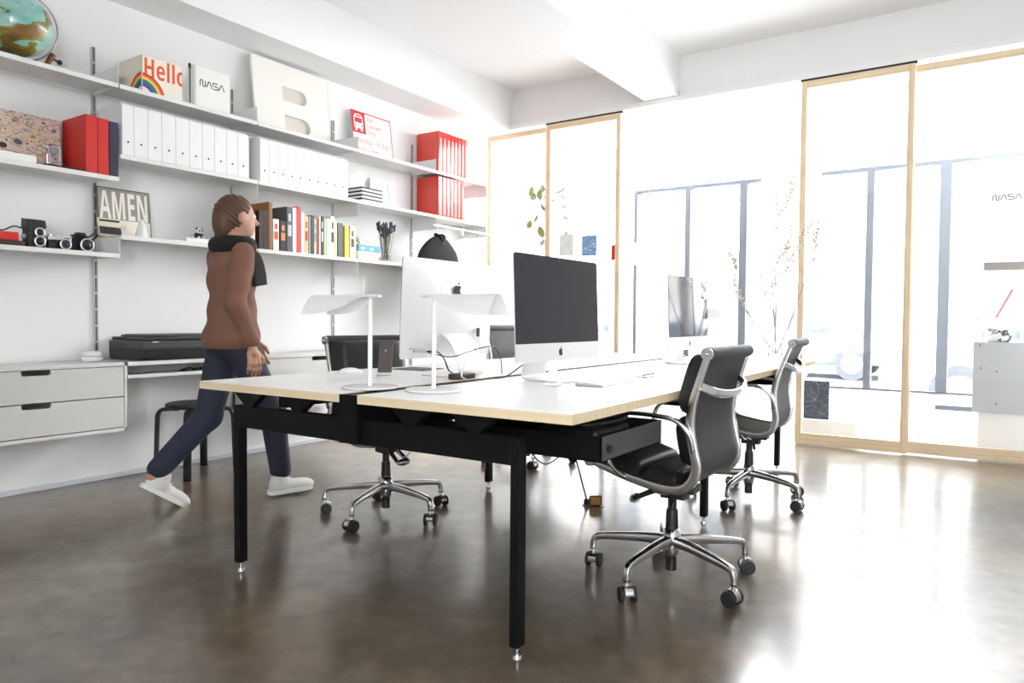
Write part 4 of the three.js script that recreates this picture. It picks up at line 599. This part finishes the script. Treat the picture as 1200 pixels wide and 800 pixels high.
function swivelChair(label, x, z, turn, baseAngle, { padded = true, mesh = false, lift = 0, recline = 0, group = 'swivel chairs at the long desk' } = {}) {
  const o = thing('swivel_chair', label, 'chair', [x, 0, z], turn, group);
  const prof = PROF.map(([a, b]) => [a - recline * Math.max(0, b - 0.5), b + lift + (b > 0.6 ? 0 : 0)]), cv = new THREE.CatmullRomCurve3(prof.map(([a, b]) => V(0, b, a)), false, 'centripetal');
  const top = prof[prof.length - 1], front = prof[0], W = 0.222, sl = mesh ? M.mesh : M.sling;
  part('sling', sheetAlong(cv, 0.005, 0.995, 0.212, -0.002, 0.005, 60, false, 4), sl, o);
  if (padded) {
    part('seat_pad', sheetAlong(cv, 0.02, 0.22, 0.212, 0.003, 0.055, 22, true), M.leather, o); part('seat_pad', sheetAlong(cv, 0.222, 0.4, 0.212, 0.003, 0.055, 22, true), M.leather, o);
    for (const [a, b] of [[0.53, 0.735], [0.738, 0.99]]) part('back_pad', sheetAlong(cv, a, b, 0.214, 0.003, 0.078, 24, true), M.leather, o);
  } else { part('front_sheet', sheetAlong(cv, 0.01, 0.99, 0.21, 0.003, 0.006, 60, false, 4), mesh ? M.mesh : M.sling, o); }
  for (const s of [-1, 1]) part('side_frame', sweep(prof.map(([a, b]) => [s * W, b, a]), () => 0.0095, (u) => 0.0125 + 0.006 * Math.sin(Math.min(1, u * 1.1) * Math.PI), V(1, 0, 0), 70, 12), M.alu, o);
  for (const [c, nm] of [[top, 'top_roll'], [front, 'front_roll']]) { const r = part(nm, new THREE.CylinderGeometry(0.024, 0.024, 0.44, 24).rotateZ(Math.PI / 2).translate(0, c[1], c[0]), mesh ? M.mesh : M.sling, o); for (const s of [-1, 1]) part('end_cap', [new THREE.CylinderGeometry(0.0215, 0.0215, 0.016, 24).rotateZ(Math.PI / 2).translate(s * 0.228, c[1], c[0]), new THREE.SphereGeometry(0.006, 10, 8).translate(s * 0.237, c[1], c[0])], M.alu, r); }
  const at = (u) => cv.getPointAt(u), sp = at(0.87);
  part('back_spreader', sweep([[-W, sp.y, sp.z], [-0.19, sp.y - 0.02, sp.z - 0.035], [-0.1, sp.y - 0.035, sp.z - 0.052], [0, sp.y - 0.038, sp.z - 0.056], [0.1, sp.y - 0.035, sp.z - 0.052], [0.19, sp.y - 0.02, sp.z - 0.035], [W, sp.y, sp.z]], (u) => 0.008, (u) => 0.014 + 0.008 * Math.abs(u - 0.5), V(0, 0, 1), 40, 12), M.alu, o);
  const ss = at(0.3); part('seat_spreader', sweep([[-W, ss.y, ss.z], [-0.16, ss.y - 0.035, ss.z], [-0.06, ss.y - 0.05, ss.z], [0.06, ss.y - 0.05, ss.z], [0.16, ss.y - 0.035, ss.z], [W, ss.y, ss.z]], () => 0.02, () => 0.009, V(0, 0, 1), 30, 12), M.alu, o);
  for (const s of [-1, 1]) { const y = lift; part('armrest', sweep([[s * 0.231, 0.545 + y, -0.168], [s * 0.243, 0.6 + y, -0.158], [s * 0.25, 0.648 + y, -0.115], [s * 0.252, 0.662 + y, -0.04], [s * 0.252, 0.662 + y, 0.09], [s * 0.25, 0.648 + y, 0.155], [s * 0.247, 0.6 + y, 0.186], [s * 0.243, 0.52 + y, 0.176], [s * 0.236, 0.46 + y, 0.14], [s * 0.231, 0.425 + y, 0.09]], (u) => 0.011, (u) => 0.0075, V(1, 0, 0), 60, 12), M.alu, o); }
  // tilt mechanism
  const my = 0.345 + lift; part('tilt_mechanism', [rb(-0.045, my, -0.1, 0.045, my + 0.03, 0.09, 0.006), rb(-0.03, my - 0.03, -0.06, 0.03, my, 0.04, 0.006), rod(V(0.02, my, 0.05), V(0.03, my - 0.05, 0.15), 0.012, 0.009), rod(V(-0.02, my, 0.05), V(-0.03, my - 0.05, 0.15), 0.012, 0.009)], M.black, o);
  part('tension_knob', [new THREE.CylinderGeometry(0.017, 0.017, 0.03, 20).rotateZ(Math.PI / 2).translate(0.0, my - 0.055, 0.155), new THREE.CylinderGeometry(0.01, 0.01, 0.07, 16).rotateZ(Math.PI / 2).translate(0, my - 0.055, 0.155)], M.alu, o);
  part('height_lever', [rod(V(0.04, my + 0.01, -0.02), V(0.13, my - 0.02, -0.05), 0.004), rod(V(0.12, my - 0.018, -0.048), V(0.165, my - 0.03, -0.06), 0.009, 0.007)], M.black, o);
  part('column', [cyl(0.017, 0.017, my - 0.22, 0, 0.2, 0), cyl(0.025, 0.022, 0.08, 0, 0.19, 0)], M.black, o);
  const b = part('star_base', [lathe([[0, 0.085], [0.024, 0.085], [0.028, 0.1], [0.034, 0.13], [0.034, 0.165], [0.029, 0.195], [0.0, 0.2]])], M.alu, o); part('column_stub', cyl(0.021, 0.021, 0.055, 0, 0.035, 0), M.black, b);
  for (let k = 0; k < 5; k++) {
    const a = baseAngle + turn + k * Math.PI * 2 / 5, c = Math.cos(a), s = Math.sin(a), R = 0.315;
    part('base_arm', sweep([[c * 0.015, 0.15, s * 0.015], [c * 0.1, 0.148, s * 0.1], [c * 0.2, 0.14, s * 0.2], [c * 0.275, 0.131, s * 0.275], [c * 0.305, 0.122, s * 0.305], [c * R, 0.1, s * R], [c * (R + 0.002), 0.072, s * (R + 0.002)]], (u) => 0.021 - 0.009 * Math.min(1, u * 1.15), (u) => 0.021 - 0.009 * Math.min(1, u * 1.1), V(-s, 0, c), 40, 12), M.alu, b);
    const w = a + 0.9 + k * 1.3, wc = Math.cos(w), ws = Math.sin(w), q = new THREE.Group(); q.name = 'castor'; q.position.set(c * R, 0, s * R); q.rotation.y = w; o.add(q);
    part('hood', [new THREE.CylinderGeometry(0.029, 0.029, 0.03, 24, 1, false, 0, Math.PI * 1.1).rotateZ(Math.PI / 2).translate(0, 0.031, 0.008), cyl(0.008, 0.008, 0.02, 0, 0.055, 0, 12)], M.alu, q);
    for (const e of [-1, 1]) part('wheel', new THREE.CylinderGeometry(0.0275, 0.0275, 0.014, 24).rotateZ(Math.PI / 2).translate(e * 0.023, 0.0275, 0.006), M.rubber, q);
  }
  return o;
}
const rad = (d) => d * Math.PI / 180;
swivelChair('padded black leather swivel chair with its back to us at the near desk end', -1.015, -2.63, rad(-91), rad(26));
swivelChair('padded black leather swivel chair between the desk and the shelf wall', -2.55, -2.65, rad(76), rad(4), {});
swivelChair('thin black sling swivel chair beside the bare branches', -1.12, -4.06, rad(-86), rad(22), { padded: false, recline: 0.1 });
swivelChair('grey mesh swivel chair seen past the dark screen', -2.72, -4.25, rad(80), rad(50), { padded: false, mesh: true, lift: 0.05 });

// ------------------------------------------------------------------ plants and window displays
{
  const o = thing('branch_vase', 'slender bare blossom branches in a glass vase at the far desk end', 'branches', [-1.22, DT + 0.001, -5.0]);
  part('vase', lathe([[0, 0], [0.045, 0], [0.048, 0.01], [0.05, 0.1], [0.03, 0.16], [0.034, 0.18], [0.031, 0.18], [0.027, 0.16], [0.046, 0.1], [0.044, 0.012], [0, 0.012]]), mat('#ffffff', 0.02, 0, { transmission: 1, thickness: 0.004 }), o);
  const bm = mat(new THREE.Color(0.4, 0.32, 0.22), 0.8), buds = []; seed = 404;
  const grow = (p, d, len, r, lvl) => { const pts = [p.clone()]; let q = p.clone(), dd = d.clone(); for (let k = 0; k < 6; k++) { dd.add(V(rr(-1, 1) * 0.09, 0.05, rr(-1, 1) * 0.09)).normalize(); q = q.clone().addScaledVector(dd, len / 6); pts.push(q); if (lvl > 0 && buds) for (let n = 0; n < 2; n++) buds.push(new THREE.SphereGeometry(rr(0.004, 0.008), 6, 5).translate(q.x + rr(-1, 1) * 0.012, q.y + rr(-1, 1) * 0.012, q.z + rr(-1, 1) * 0.012)); } part(lvl ? 'twig' : 'branch', sweep(pts, (u) => r * (1 - u * 0.6), (u) => r * (1 - u * 0.6), V(0.3, 0.1, 0.9), 24, 6), bm, o); if (lvl < 2) for (let k = 2; k < 6; k++) if (rnd() < 0.75) grow(pts[k], dd.clone().add(V(rr(-1, 1) * 0.8, 0.2, rr(-1, 1) * 0.8)).normalize(), len * rr(0.35, 0.5), r * 0.55, lvl + 1); };
  grow(V(0, 0.03, 0), V(-0.55, 0.85, 0.15).normalize(), 0.62, 0.005, 0); grow(V(0.005, 0.03, 0), V(0.03, 1, 0.05).normalize(), 0.95, 0.0055, 0); grow(V(0.01, 0.03, 0.01), V(0.35, 0.9, 0.1).normalize(), 0.75, 0.0045, 0); grow(V(0.0, 0.03, -0.01), V(-0.15, 0.95, -0.3).normalize(), 0.7, 0.0045, 0);
  part('buds', buds, mat(new THREE.Color(0.62, 0.55, 0.4), 0.8), o).userData.kind = 'stuff';
}
{ // broad-leaved plant behind the first panel
  const o = thing('tall_houseplant', 'tall broad-leaved green plant behind the glass panel by the shelf wall', 'plant', [-3.98, 0, -6.62]); seed = 909;
  part('pot', lathe([[0, 0], [0.13, 0], [0.16, 0.3], [0.165, 0.32], [0.15, 0.32], [0.145, 0.29], [0, 0.29]]), M.white, o); const stemM = mat(new THREE.Color(0.12, 0.09, 0.04), 0.8);
  part('stem', tube([[0, 0.28, 0], [0.03, 0.9, 0.02], [-0.02, 1.5, 0], [0.0, 2.1, 0.03], [0.02, 2.45, 0]], 0.011, 40, 8), stemM, o);
  const leafShape = new THREE.Shape(); leafShape.moveTo(0, 0); leafShape.bezierCurveTo(0.05, 0.03, 0.05, 0.1, 0, 0.16); leafShape.bezierCurveTo(-0.05, 0.1, -0.05, 0.03, 0, 0); const lg = new THREE.ShapeGeometry(leafShape, 8); { const p = lg.attributes.position; for (let i = 0; i < p.count; i++) p.setZ(i, Math.abs(p.getX(i)) * 0.35 - p.getY(i) ** 2 * 1.4); lg.computeVertexNormals(); }
  const greens = [mat(new THREE.Color(0.05, 0.12, 0.03), 0.45, 0, { side: THREE.DoubleSide, transmission: 0.3, thickness: 0 }), mat(new THREE.Color(0.1, 0.16, 0.04), 0.45, 0, { side: THREE.DoubleSide, transmission: 0.3, thickness: 0 })];
  for (let k = 0; k < 34; k++) { const l = new THREE.Mesh(lg, greens[k % 2]); l.name = 'leaf'; l.castShadow = l.receiveShadow = true; const a = rnd() * 6.28, y = rr(1.85, 2.48), R = rr(0.05, 0.22); l.position.set(Math.cos(a) * R, y + rr(-0.08, 0.05), Math.sin(a) * R); l.rotation.set(rr(1.4, 2.7), a + Math.PI / 2 + rr(-0.5, 0.5), rr(-0.5, 0.5), 'YXZ'); l.scale.setScalar(rr(0.7, 1.05)); o.add(l); }
}
function sheet(name, label, cat, x0, x1, y0, y1, z, tex, m) { const w = x1 - x0, h = y1 - y0, o = thing(name, label, cat, [(x0 + x1) / 2, (y0 + y1) / 2, z]); part('sheet', new THREE.BoxGeometry(w, h, 0.0014), m ?? M.paper, o); if (tex) print('print', w - 0.002, h - 0.002, tex, o, [0, 0, 0.0011], [0, 0, 0]); return o; }
{
  const zp = ZB + 0.028 + 0.0045;
  sheet('blue_poster', 'small blue photographic print taped to the glass panel', 'poster', -3.30, -3.14, 1.61, 1.805, zp, canvas(256, 300, (g, w, h) => { g.fillStyle = '#7fa3cf'; g.fillRect(0, 0, w, h); seed = 8; for (let k = 0; k < 120; k++) { g.fillStyle = ['#5c86bd', '#a9c4e2', '#d6e4f2', '#6d95c8'][k % 4]; g.fillRect(rnd() * w, rnd() * h, rr(20, 80), rr(3, 12)); } }));
  sheet('pale_drawing', 'pale line drawing taped to the glass beside the blue print', 'drawing', -3.55, -3.39, 1.62, 1.83, zp, canvas(256, 320, (g, w, h) => { g.fillStyle = '#f1f3f1'; g.fillRect(0, 0, w, h); g.strokeStyle = '#c6cdc9'; g.lineWidth = 2; seed = 9; for (let k = 0; k < 50; k++) { g.beginPath(); g.moveTo(rnd() * w, rnd() * h); g.lineTo(rnd() * w, rnd() * h); g.stroke(); } }));
  sheet('red_card', 'small red card stuck to the glass by the open doorway', 'card', -2.985, -2.95, 1.56, 1.70, zp, null, M.red);
  sheet('edged_notice', 'white notice with thin red and blue borders in the open doorway', 'notice', -3.29, -3.11, 1.59, 1.83, ZS + 0.06, canvas(256, 340, (g, w, h) => { g.fillStyle = '#fbfaf9'; g.fillRect(0, 0, w, h); g.fillStyle = '#e6b3ac'; g.fillRect(0, 0, w, 8); g.fillStyle = '#9fb4d4'; g.fillRect(w - 8, 0, 8, h); g.fillStyle = '#b98f98'; g.fillRect(0, 20, 6, h - 60); }));
  const z = -6.45;
  const f = thing('dark_print', 'dark blue-black star chart print leaning behind the panel', 'print', [-1.222, 0, -6.42]); const b = part('board', rb(-0.1, 0, -0.008, 0.1, 0.32, 0.008, 0.002), M.navy, f); b.position.y = 0.181; const tx = canvas(320, 500, (g, w, h) => { g.fillStyle = '#39414e'; g.fillRect(0, 0, w, h); seed = 66; for (let k = 0; k < 46; k++) { g.strokeStyle = `rgba(190,205,225,${rr(0.15, 0.7)})`; g.lineWidth = rr(1, 5); g.beginPath(); g.arc(rnd() * w, rnd() * h, rr(20, 160), rnd() * 6, rnd() * 6 + 1); g.stroke(); } for (let k = 0; k < 160; k++) { g.fillStyle = '#dfe8f4'; g.fillRect(rnd() * w, rnd() * h, rr(1, 4), rr(1, 4)); } });
  print('print', 0.196, 0.316, tx, b, [0, 0.16, 0.0086], [0, 0, 0]);
  single('display_block', rb(-1.36, 0, -6.6, -0.9, 0.18, -6.32, 0.004), M.white, 'low white block behind the panel carrying the dark print', 'plinth');
  const p = thing('display_plinth', 'pale grey plywood plinth behind the glass panel', 'plinth', [0, 0, 0]); part('body', rb(-0.12, 0.33, -6.75, 0.5, 0.855, -6.4, 0.003), mat(new THREE.Color(0.5, 0.53, 0.55), 0.7), p); part('base', bx(-0.08, 0, -6.72, 0.46, 0.33, -6.43), M.white, p);
  part('screw', [[-0.07, 0.66], [0.03, 0.64], [0.03, 0.4], [-0.08, 0.83]].map(([x, y]) => new THREE.CylinderGeometry(0.006, 0.006, 0.004, 10).rotateX(Math.PI / 2).translate(x, y, -6.399)), M.scanner, p);
  const pt = canvas(512, 256, (g, w, h) => { g.fillStyle = '#f0f0f0'; g.fillRect(0, 0, w, h); g.strokeStyle = '#23252a'; seed = 21; g.lineCap = 'round'; for (let k = 0; k < 130; k++) { g.lineWidth = rr(4, 11); const x = rnd() * w, y = rnd() * h; g.beginPath(); g.moveTo(x, y); g.lineTo(x + rr(-34, 34), y + rr(-28, 28)); g.lineTo(x + rr(-40, 40), y + rr(-34, 34)); g.stroke(); } });
  single('patterned_pot', lathe([[0, 0], [0.07, 0], [0.093, 0.03], [0.098, 0.06], [0.09, 0.09], [0.08, 0.1], [0.074, 0.098], [0.083, 0.06], [0.06, 0.02], [0, 0.02]], 48), mat('#ffffff', 0.45, 0, { map: pt }), 'round white pot with black scribble pattern on the grey plinth', 'pot', null, [0.03, 0.856, -6.5]);
  // window shelf with bag, plank tray and leaning board
  const sh = thing('display_shelf', 'white hanging display shelves behind the glass panel', 'shelf', [0, 0, 0]); part('board', rb(-0.12, 1.81, -6.62, 0.6, 1.826, -6.36, 0.003), M.white, sh); part('board', rb(-0.12, 1.02, -6.62, 0.6, 1.036, -6.36, 0.003), M.white, sh); part('board', rb(-0.12, 1.37, -6.62, 0.6, 1.386, -6.36, 0.003), M.white, sh); for (const x of [-0.1, 0.55]) part('hanging_rod', rod(V(x, 1.02, -6.6), V(x, HC - 0.005, -6.6), 0.004), M.white, sh);
  const bg = thing('printed_bag', 'white folded bag printed with a space agency wordmark in the window display', 'bag', [0, 0, 0]); part('body', rb(-0.075, 1.827, -6.52, 0.24, 2.03, -6.42, 0.02, 3), M.white, bg); print('print', 0.27, 0.16, canvas(540, 320, (g, w, h) => { g.fillStyle = '#f3f3f1'; g.fillRect(0, 0, w, h); g.strokeStyle = '#d8d8d4'; g.lineWidth = 3; for (let k = 0; k < 6; k++) { g.beginPath(); g.moveTo(0, k * 12); g.quadraticCurveTo(w / 2, 60 + k * 14, w, 10 + k * 22); g.stroke(); } worm(g, 60, 120, 78, '#2a2a2a', 14); }), bg, [0.082, 1.925, -6.4188], [0, 0, 0]);
  single('weathered_plank', rb(-0.07, 1.387, -6.5, 0.18, 1.452, -6.45, 0.004), mat(new THREE.Color(0.2, 0.18, 0.16), 0.8), 'short weathered grey plank on the display shelf', 'plank');
  const lb = thing('striped_board', 'white leaning board with a thin red diagonal stripe on the display shelf', 'board', [0, 0, 0]); part('board', extrude([[0.0, 1.037], [0.32, 1.037], [0.32, 1.25], [0.1, 1.25]], 0.01).translate(0, 0, -6.5), mat(new THREE.Color(0.62, 0.64, 0.65), 0.7), lb); part('stripe', extrude([[0.012, 1.037], [0.02, 1.037], [0.118, 1.248], [0.11, 1.248]], 0.001).translate(0, 0, -6.4895), M.red, lb);
}

// ------------------------------------------------------------------ the person walking past the shelves
function polygonize(sdf, c, half, res) {
  const mc = new MarchingCubes(res, M.white, false, false, 400000), n = res, hf = n / 2; mc.isolation = 0;
  for (let k = 0; k < n; k++) for (let j = 0; j < n; j++) for (let i = 0; i < n; i++) mc.field[i + j * n + k * n * n] = -sdf(c.x + (i - hf) / hf * half, c.y + (j - hf) / hf * half, c.z + (k - hf) / hf * half);
  mc.update(); const cnt = mc.count ?? mc.geometry.drawRange.count, g = new THREE.BufferGeometry(), p = mc.positionArray.slice(0, cnt * 3);
  for (let i = 0; i < cnt; i++) { p[i * 3] = c.x + p[i * 3] * half; p[i * 3 + 1] = c.y + p[i * 3 + 1] * half; p[i * 3 + 2] = c.z + p[i * 3 + 2] * half; }
  g.setAttribute('position', new THREE.BufferAttribute(p, 3)); const m = mergeVertices(g, 1e-5); m.computeVertexNormals(); return m;
}
const cap = (a, b, ra, rb2) => { const d = [b[0] - a[0], b[1] - a[1], b[2] - a[2]], L2 = d[0] ** 2 + d[1] ** 2 + d[2] ** 2 || 1e-9; return (x, y, z) => { const t = Math.max(0, Math.min(1, ((x - a[0]) * d[0] + (y - a[1]) * d[1] + (z - a[2]) * d[2]) / L2)); return Math.hypot(x - a[0] - d[0] * t, y - a[1] - d[1] * t, z - a[2] - d[2] * t) - (ra + (rb2 - ra) * t); }; };
const ell = (c, r) => (x, y, z) => { const k = Math.hypot((x - c[0]) / r[0], (y - c[1]) / r[1], (z - c[2]) / r[2]); return (k - 1) * Math.min(...r); };
const smin = (list, k) => (x, y, z) => { let d = 1e9; for (const f of list) { const b = f(x, y, z); const h = Math.max(k - Math.abs(d - b), 0) / k; d = Math.min(d, b) - h * h * k * 0.25; } return d; };
{
  // local frame: front = +z, right side of the body = -x, origin on the floor between the feet
  const o = thing('person', 'person in a brown top, black scarf, navy trousers and white sneakers walking past the shelves', 'person', [-3.43, 0, -2.375], Math.PI - 0.2);
  const hip = 0.85, sh = 1.36;
  const J = { hipR: [-0.085, hip, 0], hipL: [0.085, hip, 0], kneeR: [-0.08, 0.475, 0.19], ankR: [-0.075, 0.095, 0.245], kneeL: [0.08, 0.46, -0.1], ankL: [0.075, 0.17, -0.385],
    shR: [-0.165, sh - 0.03, -0.01], elR: [-0.205, 1.07, -0.07], wrR: [-0.2, 0.845, 0.02], shL: [0.165, sh - 0.03, -0.01], elL: [0.2, 1.075, 0.06], wrL: [0.18, 0.88, 0.2] };
  const skin = mat(new THREE.Color(0.5, 0.27, 0.18), 0.55), brown = mat(new THREE.Color(0.2, 0.095, 0.062), 0.85), navy = mat(new THREE.Color(0.02, 0.024, 0.045), 0.8), shoeM = mat(new THREE.Color(0.72, 0.7, 0.66), 0.6), hairM = mat(new THREE.Color(0.09, 0.04, 0.022), 0.55);
  // body: one continuous surface, a little inside the clothes
  const head = [0, 1.545, 0.035];
  const bodyF = smin([cap([0, 1.34, -0.005], [0, 1.46, 0.015], 0.05, 0.047), ell([0, 1.2, 0], [0.15, 0.2, 0.095]), ell([0, 0.95, -0.005], [0.14, 0.15, 0.1]), cap(J.shR, J.elR, 0.042, 0.036), cap(J.elR, J.wrR, 0.036, 0.025), cap(J.shL, J.elL, 0.042, 0.036), cap(J.elL, J.wrL, 0.036, 0.025), cap(J.hipR, J.kneeR, 0.075, 0.05), cap(J.kneeR, J.ankR, 0.05, 0.036), cap(J.hipL, J.kneeL, 0.075, 0.05), cap(J.kneeL, J.ankL, 0.05, 0.036)], 0.04);
  const gs = [polygonize(bodyF, V(0, 0.78, 0), 0.82, 110)];
  const headF = smin([ell(head, [0.072, 0.098, 0.088]), ell([0, 1.485, 0.062], [0.052, 0.05, 0.052]), cap([0, 1.545, 0.118], [0, 1.518, 0.14], 0.009, 0.014), cap([0, 1.44, 0.015], [0, 1.5, 0.02], 0.047, 0.047), ell([-0.074, 1.54, 0.025], [0.01, 0.028, 0.018]), ell([0.074, 1.54, 0.025], [0.01, 0.028, 0.018]), ell([0, 1.487, 0.112], [0.022, 0.008, 0.012]), ell([0, 1.462, 0.1], [0.02, 0.016, 0.018])], 0.02);
  gs.push(polygonize(headF, V(0, 1.53, 0.03), 0.16, 90));
  const hand = (w, s, fwd) => { // palm hanging below the wrist, five unequal bent fingers, thumb leaving the palm's side towards the front
    const P = (a, b, c) => [w[0] + a * s, w[1] - b, w[2] + c + fwd * b], L = [cap(P(0, 0, 0), P(0, 0.03, 0), 0.024, 0.026), cap(P(0, 0.035, -0.02), P(0, 0.085, -0.022), 0.015, 0.014), cap(P(0, 0.035, 0.0), P(0, 0.09, 0), 0.016, 0.014), cap(P(0, 0.035, 0.02), P(0, 0.085, 0.024), 0.015, 0.014)];
    [[-0.03, 0.062], [-0.01, 0.075], [0.01, 0.08], [0.03, 0.07]].forEach(([c, l]) => { const a = P(0, 0.085, c * 0.95), b = P(0.012, 0.085 + l * 0.5, c * 1.05), e = P(0.034, 0.085 + l * 0.92, c * 1.0); L.push(cap(a, b, 0.0092, 0.0086), cap(b, e, 0.0086, 0.0072)); });
    const t0 = P(0.004, 0.03, 0.024), t1 = P(0.012, 0.06, 0.05), t2 = P(0.02, 0.09, 0.054); L.push(cap(t0, t1, 0.0125, 0.0105), cap(t1, t2, 0.0105, 0.0085));
    return polygonize(smin(L, 0.008), V(w[0], w[1] - 0.08, w[2] + fwd * 0.08), 0.13, 84); };
  gs.push(hand(J.wrR, 1, 0.15), hand(J.wrL, -1, 0.35));
  part('body', gs, skin, o);
  for (const s of [-1, 1]) { part('eye', new THREE.SphereGeometry(0.0105, 14, 10).translate(s * 0.03, 1.55, 0.1105), M.white, o); part('iris', new THREE.SphereGeometry(0.0055, 10, 8).translate(s * 0.03, 1.55, 0.1185), M.black, o); part('eyebrow', tube([[s * 0.014, 1.572, 0.117], [s * 0.03, 1.577, 0.115], [s * 0.046, 1.57, 0.105]], 0.003, 10, 6), hairM, o); }
  part('lips', [new THREE.SphereGeometry(0.018, 16, 8).scale(1, 0.28, 0.4).translate(0, 1.487, 0.121)], mat(new THREE.Color(0.4, 0.13, 0.11), 0.5), o);
  const hairF = smin([(x, y, z) => Math.max(ell([0, 1.56, 0.014], [0.084, 0.103, 0.1])(x, y, z) + 0.0022 * Math.sin(z * 150 + y * 210 + Math.abs(x) * 90), z - 0.062 - (y - 1.56) * 0.55), ell([0, 1.505, -0.055], [0.06, 0.085, 0.046])], 0.025);
  part('hair', polygonize((x, y, z) => Math.max(hairF(x, y, z), 0.03 - Math.hypot((Math.abs(x) - 0.085) * 0.7, y - 1.532, z - 0.03)), V(0, 1.53, 0.0), 0.2, 110), hairM, o);
  const topF = smin([ell([0, 1.21, 0], [0.172, 0.2, 0.118]), ell([0, 1.0, 0], [0.165, 0.17, 0.122]), ell([0, 0.88, -0.005], [0.195, 0.11, 0.142]), cap(J.shR, J.elR, 0.06, 0.05), cap(J.elR, [J.wrR[0], J.wrR[1] + 0.03, J.wrR[2]], 0.05, 0.036), cap(J.shL, J.elL, 0.06, 0.05), cap(J.elL, [J.wrL[0], J.wrL[1] + 0.03, J.wrL[2]], 0.05, 0.036)], 0.035);
  part('top', polygonize((x, y, z) => Math.max(topF(x, y, z) + 0.003 * Math.sin(y * 46 + x * 20 + z * 14), 0.83 - y), V(0, 1.12, 0.02), 0.38, 100), brown, o);
  part('scarf', new THREE.TorusGeometry(0.078, 0.042, 14, 40).rotateX(Math.PI / 2).scale(1.25, 1.15, 1.0).translate(0, 1.385, 0.005), mat(new THREE.Color(0.012, 0.011, 0.012), 0.9), o);
  part('scarf_end', sweep([[-0.075, 1.38, 0.03], [-0.13, 1.33, 0.06], [-0.14, 1.24, 0.085], [-0.135, 1.17, 0.095]], () => 0.05, () => 0.012, V(0.4, 0, 1), 24, 12), mat(new THREE.Color(0.012, 0.011, 0.012), 0.9), o);
  const trF = smin([ell([0, 0.87, -0.005], [0.158, 0.1, 0.118]), cap(J.hipR, J.kneeR, 0.092, 0.07), cap(J.kneeR, [J.ankR[0], J.ankR[1] + 0.05, J.ankR[2] - 0.005], 0.07, 0.058), cap(J.hipL, J.kneeL, 0.092, 0.07), cap(J.kneeL, [J.ankL[0], J.ankL[1] + 0.04, J.ankL[2] + 0.03], 0.07, 0.058)], 0.03);
  part('trousers', polygonize(trF, V(0, 0.53, -0.08), 0.48, 100), navy, o);
  for (const [a, pitch] of [[J.ankR, 0], [J.ankL, 0.6]]) {
    const q = new THREE.Group(); q.name = 'sneaker'; o.add(q); q.position.set(a[0], a[1] - 0.085, a[2]); q.rotation.x = pitch;
    const f = smin([ell([0, 0.045, -0.01], [0.038, 0.05, 0.062]), ell([0, 0.035, 0.08], [0.042, 0.036, 0.08]), ell([0, 0.03, 0.14], [0.043, 0.03, 0.055]), cap([0, 0.06, -0.01], [0, 0.095, -0.012], 0.042, 0.044)], 0.03);
    part('upper', polygonize((x, y, z) => Math.max(f(x, y, z), 0.006 - y), V(0, 0.05, 0.06), 0.16, 70), shoeM, q);
    const s = new THREE.Shape(); s.moveTo(-0.034, -0.06); s.bezierCurveTo(-0.045, 0.04, -0.05, 0.1, -0.046, 0.14); s.bezierCurveTo(-0.04, 0.205, 0.04, 0.205, 0.046, 0.14); s.bezierCurveTo(0.05, 0.1, 0.045, 0.04, 0.034, -0.06); s.bezierCurveTo(0.025, -0.085, -0.025, -0.085, -0.034, -0.06);
    part('sole', new THREE.ExtrudeGeometry(s, { depth: 0.02, bevelEnabled: true, bevelSize: 0.002, bevelThickness: 0.002, bevelSegments: 2, curveSegments: 16 }).rotateX(Math.PI / 2).scale(1, 1, 1).translate(0, 0.024, 0), M.white, q);
    for (let k = 0; k < 4; k++) part('lace', tube([[-0.022, 0.074 - k * 0.008, 0.05 + k * 0.02], [0, 0.082 - k * 0.008, 0.055 + k * 0.02], [0.022, 0.074 - k * 0.008, 0.05 + k * 0.02]], 0.0028, 10, 6), M.white, q);
  }
}

renderer.render(scene, camera);
